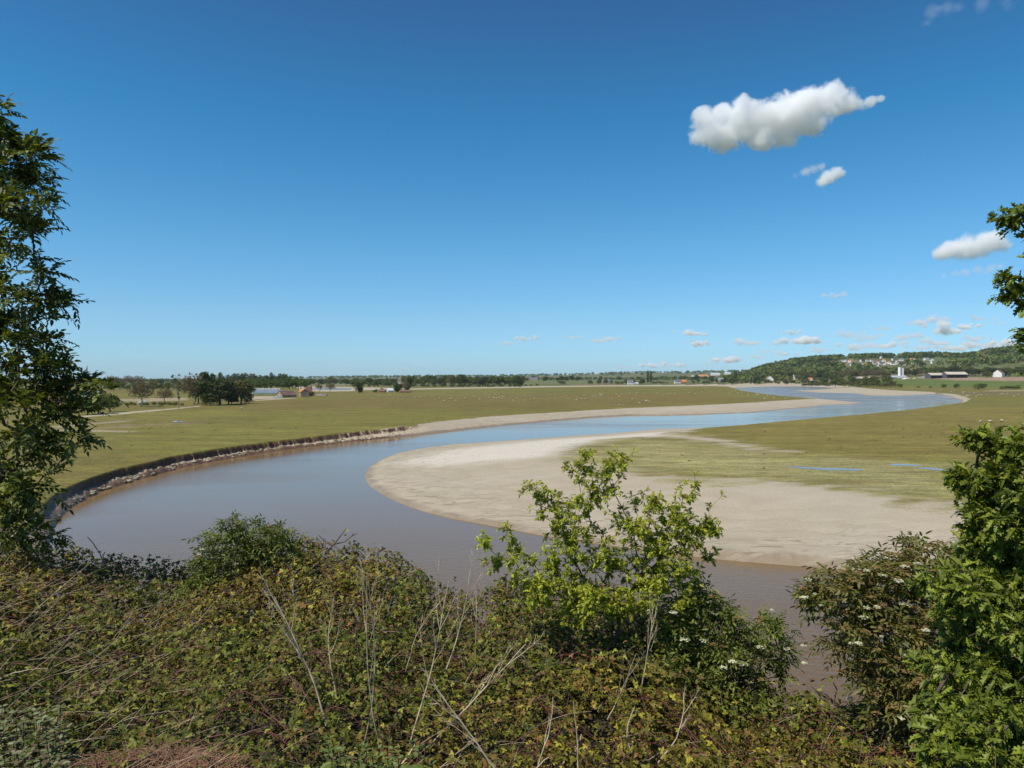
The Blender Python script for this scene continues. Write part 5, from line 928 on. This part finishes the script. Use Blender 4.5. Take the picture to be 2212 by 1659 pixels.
fl = [(1468, 1255, 9), (1455, 1323, 9), (1540, 1325, 7), (1532, 1300, 5), (1480, 1382, 10), (1520, 1385, 7), (1583, 1430, 8), (1608, 1435, 8), (1562, 1443, 8), (1640, 1398, 8), (1668, 1318, 5), (1700, 1402, 6), (1736, 1395, 6), (1430, 1500, 7), (1405, 1320, 8)]
build_elder('green elder bush with cream flower heads beside the gap to the river', [(1500, 1350, 75, 0, .4, .9), (1440, 1340, 50, 0, .3, .8), (1560, 1330, 40, .1, .3, .8), (1575, 1390, 60, 0, .35, .8), (1630, 1400, 50, 0, .3, .9), (1665, 1360, 40, .1, .25, .8), (1690, 1400, 24, .1, .2, .8), (1680, 1440, 24, .1, .2, .9), (1530, 1430, 70, -.2, .4, .8), (1500, 1290, 40, .1, .3, 1), (1620, 1470, 36, 0, .3, .8), (1600, 1520, 60, -.3, .3, .6), (1450, 1440, 60, -.3, .4, .7)], 7.6, (1530, 1600, 8.0), 640, 22, [(.145, .18, .03), (.19, .225, .04), (.10, .13, .022), (.27, .27, .08)], [3, 3, 2, 1], fl, 60)
fl = [(1873, 1233, 7), (1907, 1243, 9), (1914, 1206, 6), (1955, 1224, 9), (1984, 1218, 9), (1960, 1262, 5), (1993, 1234, 7), (1941, 1256, 11), (1912, 1245, 5), (1862, 1260, 5), (1848, 1185, 6), (1747, 1252, 7), (1737, 1291, 9), (1760, 1283, 4), (1954, 1304, 12), (1871, 1313, 7), (1865, 1333, 9), (1894, 1312, 7), (1773, 1308, 4), (1840, 1390, 6), (1855, 1390, 8), (2000, 1362, 8), (1737, 1432, 6), (1838, 1510, 8), (1905, 1375, 4), (2010, 1245, 6), (1820, 1220, 6), (2030, 1540, 13), (1955, 1415, 6), (1945, 1552, 8)]
build_elder('bronze tinged elder bush with white flower heads at the right of the river gap', [(1830, 1270, 75, 0, .4, .7), (1770, 1290, 38, .1, .3, .9), (1900, 1250, 70, .1, .4, .7), (1960, 1235, 70, .1, .4, .8), (2050, 1230, 80, .2, .5, .9), (1960, 1190, 18, .2, .15, 1.3), (1850, 1330, 90, 0, .5, .7), (1930, 1340, 100, 0, .5, .9), (1860, 1395, 60, -.1, .4, .6), (2030, 1350, 90, 0, .5, 1), (1900, 1460, 90, -.2, .4, .5), (1970, 1450, 80, -.2, .5, .8), (1920, 1520, 60, -.3, .3, .6), (1790, 1400, 30, 0, .2, .5), (2000, 1540, 80, -.4, .4, .7)], 6.6, (1990, 1620, 7.0), 950, 23, [(.14, .16, .03), (.20, .16, .05), (.10, .11, .022), (.25, .22, .07)], [3, 3, 2, 1], fl, 420)
# ------------------------------------------------------------------ bramble thicket covering the bank
def build_brambles():
    r = np.random.default_rng(40); n = 150000
    u = r.uniform(-420, 2640, n); cr = np.interp(u, CREST[:, 0], CREST[:, 1])+1.6; lo = 3.1
    y = np.sqrt(r.uniform(0, 1, n)*(cr**2-lo**2)+lo**2); x = (u-CX)/FP*y
    keep = r.uniform(0, 1, n) < 1.0; x, y = x[keep], y[keep]; n = len(x)
    rim = np.arange(n) >= n-26000; u2 = r.uniform(-300, 2300, rim.sum()); y2 = np.interp(u2, CREST[:, 0], CREST[:, 1])+r.uniform(-1.6, 1.0, rim.sum()); y[rim] = y2; x[rim] = (u2-CX)/FP*y2
    z = canopy(x, y); e = .05; zx = (canopy(x+e, y)-canopy(x-e, y))/(2*e); zy = (canopy(x, y+e)-canopy(x, y-e))/(2*e)
    gap = fbm(x/.30, y/.30, 91, 3); depth = r.uniform(0, 1, n)**1.5*.40+np.maximum(gap-.08, 0)*1.1
    depth = np.where(rim, r.uniform(0, .75, n), depth); shoot = (r.uniform(0, 1, n) < .05)*r.uniform(0, .22, n)
    nrm = norm(np.stack([-zx*.8, -zy*.8, np.ones(n)], 1)); P = np.stack([x, y, z], 1)-nrm*(depth-shoot)[:, None]
    nn = norm(nrm*1.0+r.normal(size=(n, 3))*.55+np.array([0, -.25, 0])); d = r.normal(size=(n, 3)); d = norm(d-(d*nn).sum(1, keepdims=True)*nn); s = r.uniform(.023, .040, n)*np.interp(y, [3, 11], [.95, 1.15])*np.where(r.uniform(0, 1, n) < .12, 1.3, 1)
    bro = fbm(x/1.6, y/1.6, 97, 3); base = bcol(r, n, [(.098, .115, .015), (.145, .160, .020), (.145, .112, .025), (.28, .29, .040), (.036, .045, .010), (.23, .12, .038)], [4, 3.5, 2.4, 1.4, 2.4, .5])
    base = base*(1+.25*bro[:, None])*np.where(bro[:, None] > .15, np.array([[1.18, .97, 1.]]), 1)
    # three leaflets to a leaf
    X = np.cross(d, nn); P3 = np.concatenate([P, P, P]); D3 = np.concatenate([d, d*.3+X*.95, d*.3-X*.95]); N3 = np.concatenate([nn, nn+X*.25, nn-X*.25]); S3 = np.concatenate([s*1.1, s*.92, s*.92]); C3 = np.concatenate([base]*3)
    me = leaves('bramble_leaves', T_OVATE, P3, D3, N3, S3, C3, None, .2, 41)
    t = empty('bramble_thicket', (0, 8, 15)); tag(t, 'tangled bramble thicket covering the whole bank in the foreground', 'brambles', kind='stuff')
    o = link('leaves', me, M['bramble'], t); o.location = (0, -8, -15); o['kind'] = 'stuff'
    # canes arching through the leaves
    sg = []
    for i in range(1300):
        uu = r.uniform(-300, 2500); c_ = np.interp(uu, CREST[:, 0], CREST[:, 1]); yy = math.sqrt(r.uniform(3.2**2, (c_+.6)**2)); xx = (uu-CX)/FP*yy; a = r.uniform(0, 2*math.pi); L = r.uniform(.25, 1.0); k = 6; R0 = r.uniform(.0018, .0042)
        t_ = np.linspace(0, 1, k+1); px = xx+math.cos(a)*L*t_; py = yy+math.sin(a)*L*t_; pz = canopy(px, py)-.14+r.uniform(.02, .20)*np.sin(math.pi*t_)
        pp = np.stack([px, py, pz], 1)
        for j in range(k): sg.append((pp[j], pp[j+1], R0, R0*.9))
    o = link('canes', tubes('bramble_canes', sg, 4), M['redstem'], t); o.location = (0, -8, -15); o['kind'] = 'stuff'
    # pale dead grass and twigs caught in the thicket
    sg = []
    for i in range(800):
        left = r.uniform(0, 1) < .38
        uu = r.uniform(-150, 420) if left else r.uniform(0, 2300); c_ = np.interp(uu, CREST[:, 0], CREST[:, 1]); yy = math.sqrt(r.uniform(3.4**2, (c_)**2)); xx = (uu-CX)/FP*yy
        a = r.normal(.5, .5) if left else r.uniform(0, 2*math.pi); L = r.uniform(.2, .7) if left else r.uniform(.12, .45); el = r.uniform(.1, .8); k = 4; t_ = np.linspace(0, 1, k+1); z0 = float(canopy(np.array([xx]), np.array([yy]))[0])-.08
        px = xx+math.cos(a)*math.cos(el)*L*t_; py = yy+math.sin(a)*math.cos(el)*L*t_*.6; pz = z0+math.sin(el)*L*t_-.25*L*t_**2*r.uniform(0, 1); pp = np.stack([px, py, pz], 1); R0 = r.uniform(.0012, .0026)
        for j in range(k): sg.append((pp[j], pp[j+1], R0*(1-.15*j), R0*(1-.15*(j+1))))
    t2 = link('dead_grass', tubes('dead_grass', sg, 3), M['drystem']); tag(t2, 'pale dead grass blades and twigs caught all over the brambles', 'dead grass', kind='stuff')
build_brambles()
# nettles in the lower left corner and lower centre
def build_nettles(label, us, vs, n, seed, cols, size=.075):
    r = np.random.default_rng(seed); Pn, Dn, Nn_, Sn, sg = [], [], [], [], []
    for i in range(n):
        u = r.uniform(*us); v = r.uniform(*vs); y = np.interp(v, [1400, 1659, 1760], [5.6, 4.1, 3.6])
        top = pix(u, v, y); H = r.uniform(.35, .6); base = top-np.array([r.normal(0, .05), r.normal(0, .05), H])
        for k in range(5): a = base+(top-base)*k/5; b = base+(top-base)*(k+1)/5; sg.append((a, b, .003, .003))
        for k in range(7):
            t = 1-k*.11; p = base+(top-base)*t; a0 = k*1.57+r.uniform(0, 1)
            for s in (0, math.pi):
                Pn.append(p); Dn.append((math.cos(a0+s)+r.normal(0, .2), math.sin(a0+s)+r.normal(0, .2), .35-.13*k+r.normal(0, .2))); Nn_.append((r.normal(0, .35), r.normal(0, .35)-.1, 1)); Sn.append(size*(.45+.12*min(k, 5))*r.uniform(.85, 1.15))
    root = np.mean(Pn, 0); root[2] -= .4; e = empty('nettle_patch', root)
    link('leaves', leaves('nettle_leaves', T_OVATE, np.array(Pn)-root, np.array(Dn, float), np.array(Nn_, float), np.array(Sn), bcol(r, len(Pn), cols, [1]*len(cols)), None, .15, seed), M['leaf'], e)
    link('stems', tubes('nettle_stems', [(a-root, b-root, c, d) for a, b, c, d in sg], 4), M['redstem'], e); tag(e, label, 'nettles', kind='stuff')
build_nettles('pale green nettles growing in the lower left corner', (-60, 150), (1520, 1720), 120, 51, [(.19, .21, .085), (.16, .19, .07), (.23, .25, .12), (.16, .12, .07)], .085)
build_nettles('low green nettles at the bottom edge left of centre', (690, 940), (1590, 1740), 75, 52, [(.13, .18, .045), (.11, .155, .04), (.18, .22, .06)], .085)
# a heap of dried grass at the bottom
def build_heap():
    r = np.random.default_rng(60); sg = []; c = pix(330, 1650, 4.4); c[2] -= .12
    for i in range(2600):
        a = r.uniform(0, 2*math.pi); q = math.sqrt(r.uniform(0, 1)); p = c+np.array([q*math.cos(a)*.62, q*math.sin(a)*.28, .10*(1-q*q)+r.uniform(-.02, .03)]); b = r.uniform(0, 2*math.pi); L = r.uniform(.08, .22); el = r.normal(0, .25)
        m_ = p+np.array([math.cos(b), math.sin(b), el])*L*.5+np.array([0, 0, .015]); e_ = p+np.array([math.cos(b+.3), math.sin(b+.3), el-.15])*L; sg.append((p, m_, .0022, .002)); sg.append((m_, e_, .002, .0012))
    o = link('dry_grass_heap', tubes('dry_grass_heap', sg, 3), pbr('straw', (.30, .17, .10), .85, .2, .5, 6)); tag(o, 'heap of tawny dried grass at the bottom edge left of centre', 'dry grass', kind='stuff')
build_heap()
# standing dead stalks, one by one
def stalk(label, b, t, fork=0, thick=.0065, seed=0, mat='drystem', bend=.03, name='dead_stalk', spread=.35):
    r = np.random.default_rng(seed); ub, vb = b; ut, vt = t
    def ysurf(u, v):
        yy = np.linspace(3.2, 12, 300); zz = EYE-yy*(v-819)/FP; xx = (u-CX)/FP*yy; k = np.nonzero(zz <= canopy(xx, yy))[0]; return yy[k[0]] if len(k) else 10.
    y0 = ysurf(ub, vb); A = pix(ub, vb, y0+.05); A[2] -= .12; yt = y0+r.uniform(-.15, .25); B = pix(ut, vt, yt)
    n = 10; tt = np.linspace(0, 1, n+1); sdv = r.normal(0, bend, 3); P = A+(B-A)*tt[:, None]+np.sin(math.pi*tt)[:, None]*sdv+np.cumsum(r.normal(0, .004, (n+1, 3)), 0)
    L = np.linalg.norm(B-A); sg = [(P[i], P[i+1], thick*(1-.65*i/n), thick*(1-.65*(i+1)/n)) for i in range(n)]
    d0 = norm(B-A)
    for f in range(fork):
        i = int(n*(.45+.5*f/max(fork, 1))); p = P[i]; l = L*r.uniform(.18, .36); ax = norm(r.normal(size=3)*np.array([1, .6, .3])); q = p; dv = norm(d0+ax*spread*1.6); rr = thick*.45
        for k in range(5):
            dv = norm(dv+d0*.22+r.normal(0, .05, 3)); q2 = q+dv*l/5; sg.append((q, q2, rr*(1-.15*k), rr*(1-.15*(k+1)))); q = q2
            if k >= 2:
                for w_ in range(2): e_ = q+norm(dv+r.normal(0, .4, 3))*l*.22; sg.append((q, e_, rr*.4, rr*.25))
    o = link(name, tubes(name, [(a-A, b_-A, c, d) for a, b_, c, d in sg], 5), M[mat]); o.location = A; tag(o, label, 'dead stalk'); return o
for i, (lab, b, t, f, th) in enumerate([
    ('thick white dead stalk leaning left with a forked head, left of centre', (706, 1536), (592, 1290), 7, .009), ('upright white dead stalk with upswept forks near the leaning white one', (727, 1480), (722, 1290), 7, .007),
    ('tall thin straight dead stalk left of a similar one', (787, 1574), (788, 1243), 5, .006), ('tall thin dead stalk curving slightly to the right of its straight twin', (819, 1578), (794, 1245), 5, .006),
    ('long pale dead stalk rising rightwards to the water gap', (884, 1581), (967, 1262), 6, .008), ('fan shaped dead stalk with many upswept forks against the water', (960, 1430), (1012, 1245), 10, .008),
    ('slim upright dead stalk at the right end of the pale stalks by the water', (1025, 1405), (1029, 1275), 5, .005), ('slender dead stalk arching from dark leaves towards the water gap', (877, 1423), (960, 1293), 5, .005),
    ('long fallen pale stalk slanting up to the right across the lower centre', (926, 1578), (1136, 1398), 5, .009), ('long fallen pale stalk slanting up to the left at the lower centre', (1100, 1662), (930, 1480), 5, .008),
    ('short thick bleached stalk at the bottom left of centre', (845, 1655), (903, 1600), 0, .010), ('short thick bleached stalk at the bottom right of centre', (1125, 1662), (1182, 1631), 0, .011),
    ('thin forked twig below the young oak, leaning left', (1169, 1452), (1100, 1383), 2, .005), ('reddish dead shoot below the young oak, curving left', (1205, 1448), (1140, 1344), 1, .005),
    ('tall brown branched dead stalk below the right side of the young oak', (1381, 1475), (1412, 1310), 8, .006), ('straight brown dead stalk in the lower right of the centre thicket', (1370, 1600), (1370, 1520), 0, .007),
    ('pale dead stalk slanting up right towards the brown branched stalk', (1313, 1524), (1376, 1412), 3, .006), ('thin dead stalk slanting up right from the bottom edge', (1150, 1655), (1194, 1506), 1, .005),
    ('thin dead stalk nearly upright at the bottom right of centre', (1248, 1655), (1237, 1520), 1, .005), ('bleached dead stalk slanting right below the cream flowered elder', (1421, 1610), (1478, 1488), 4, .006),
    ('thick bleached stick lying aslant in the lower centre right', (1198, 1622), (1252, 1585), 0, .010), ('long thin dead stem lying at the bottom centre', (915, 1650), (1032, 1592), 2, .006),
    ('straight pale stick lying flat at the left edge', (-30, 1450), (106, 1443), 0, .007), ('slim pale dead stem leaning right over the left brambles', (40, 1325), (200, 1210), 2, .005)]):
    stalk(lab, b, t, f, th, 100+i)
def branch_dead(label, paths, y, seed):
    sg = []; A = pix(*paths[0][0], y)
    for pth, r0, r1 in [(p[:-2] if False else p, .009, .004) for p in paths]:
        Q = [pix(u, v, y+.02*i) for i, (u, v) in enumerate(pth)]
        for i in range(len(Q)-1): a = r0+(r1-r0)*i/len(Q); b = r0+(r1-r0)*(i+1)/len(Q); sg.append((Q[i]-A, Q[i+1]-A, a, b))
    o = link('dead_branch', tubes('dead_branch', sg, 5), M['deadbark']); o.location = A; tag(o, label, 'branch')
M['deadbark'] = pbr('dead_bark', (.12, .085, .07), .9, .2, .3, 9)
branch_dead('dark bare dead branch rising above the left brambles against the water', [[(228, 1262), (227, 1240), (226, 1222), (216, 1196), (200, 1172), (189, 1160)], [(226, 1222), (222, 1200), (227, 1192)], [(228, 1245), (243, 1233), (253, 1219)]], 9.6, 1)
branch_dead('short dark dead twig sticking up right of the bare branch', [[(264, 1256), (269, 1245), (272, 1232), (267, 1218)]], 9.6, 1)
branch_dead('forked brown dead branch reaching right above the elder and brambles', [[(700, 1195), (722, 1176), (745, 1170), (760, 1158), (772, 1152)], [(722, 1176), (735, 1158), (748, 1142)], [(760, 1158), (764, 1152)], [(722, 1180), (700, 1168), (688, 1156)]], 9.6, 1)
branch_dead('thin pale twigs poking from the river gap side of the right elder', [[(1800, 1520), (1785, 1500), (1770, 1494)], [(1800, 1520), (1808, 1490), (1800, 1475)], [(1790, 1512), (1764, 1492), (1752, 1483)]], 6.8, 1)
# ------------------------------------------------------------------ the air
def haze():
    m, nt = newmat('haze'); v = N(nt, 'ShaderNodeVolumePrincipled'); v.inputs['Color'].default_value = (.80, .90, 1.0, 1); v.inputs['Density'].default_value = 2.6e-5; v.inputs['Anisotropy'].default_value = .2
    out(nt, None, v.outputs[0]); S = 10500.; o = bmo('haze', lambda bm: bx(bm, -S, -S, -2.6, S, S, 185.), m); tag(o, 'thin blue haze over the far land', 'haze', kind='stuff'); o.display_type = 'WIRE'
haze()
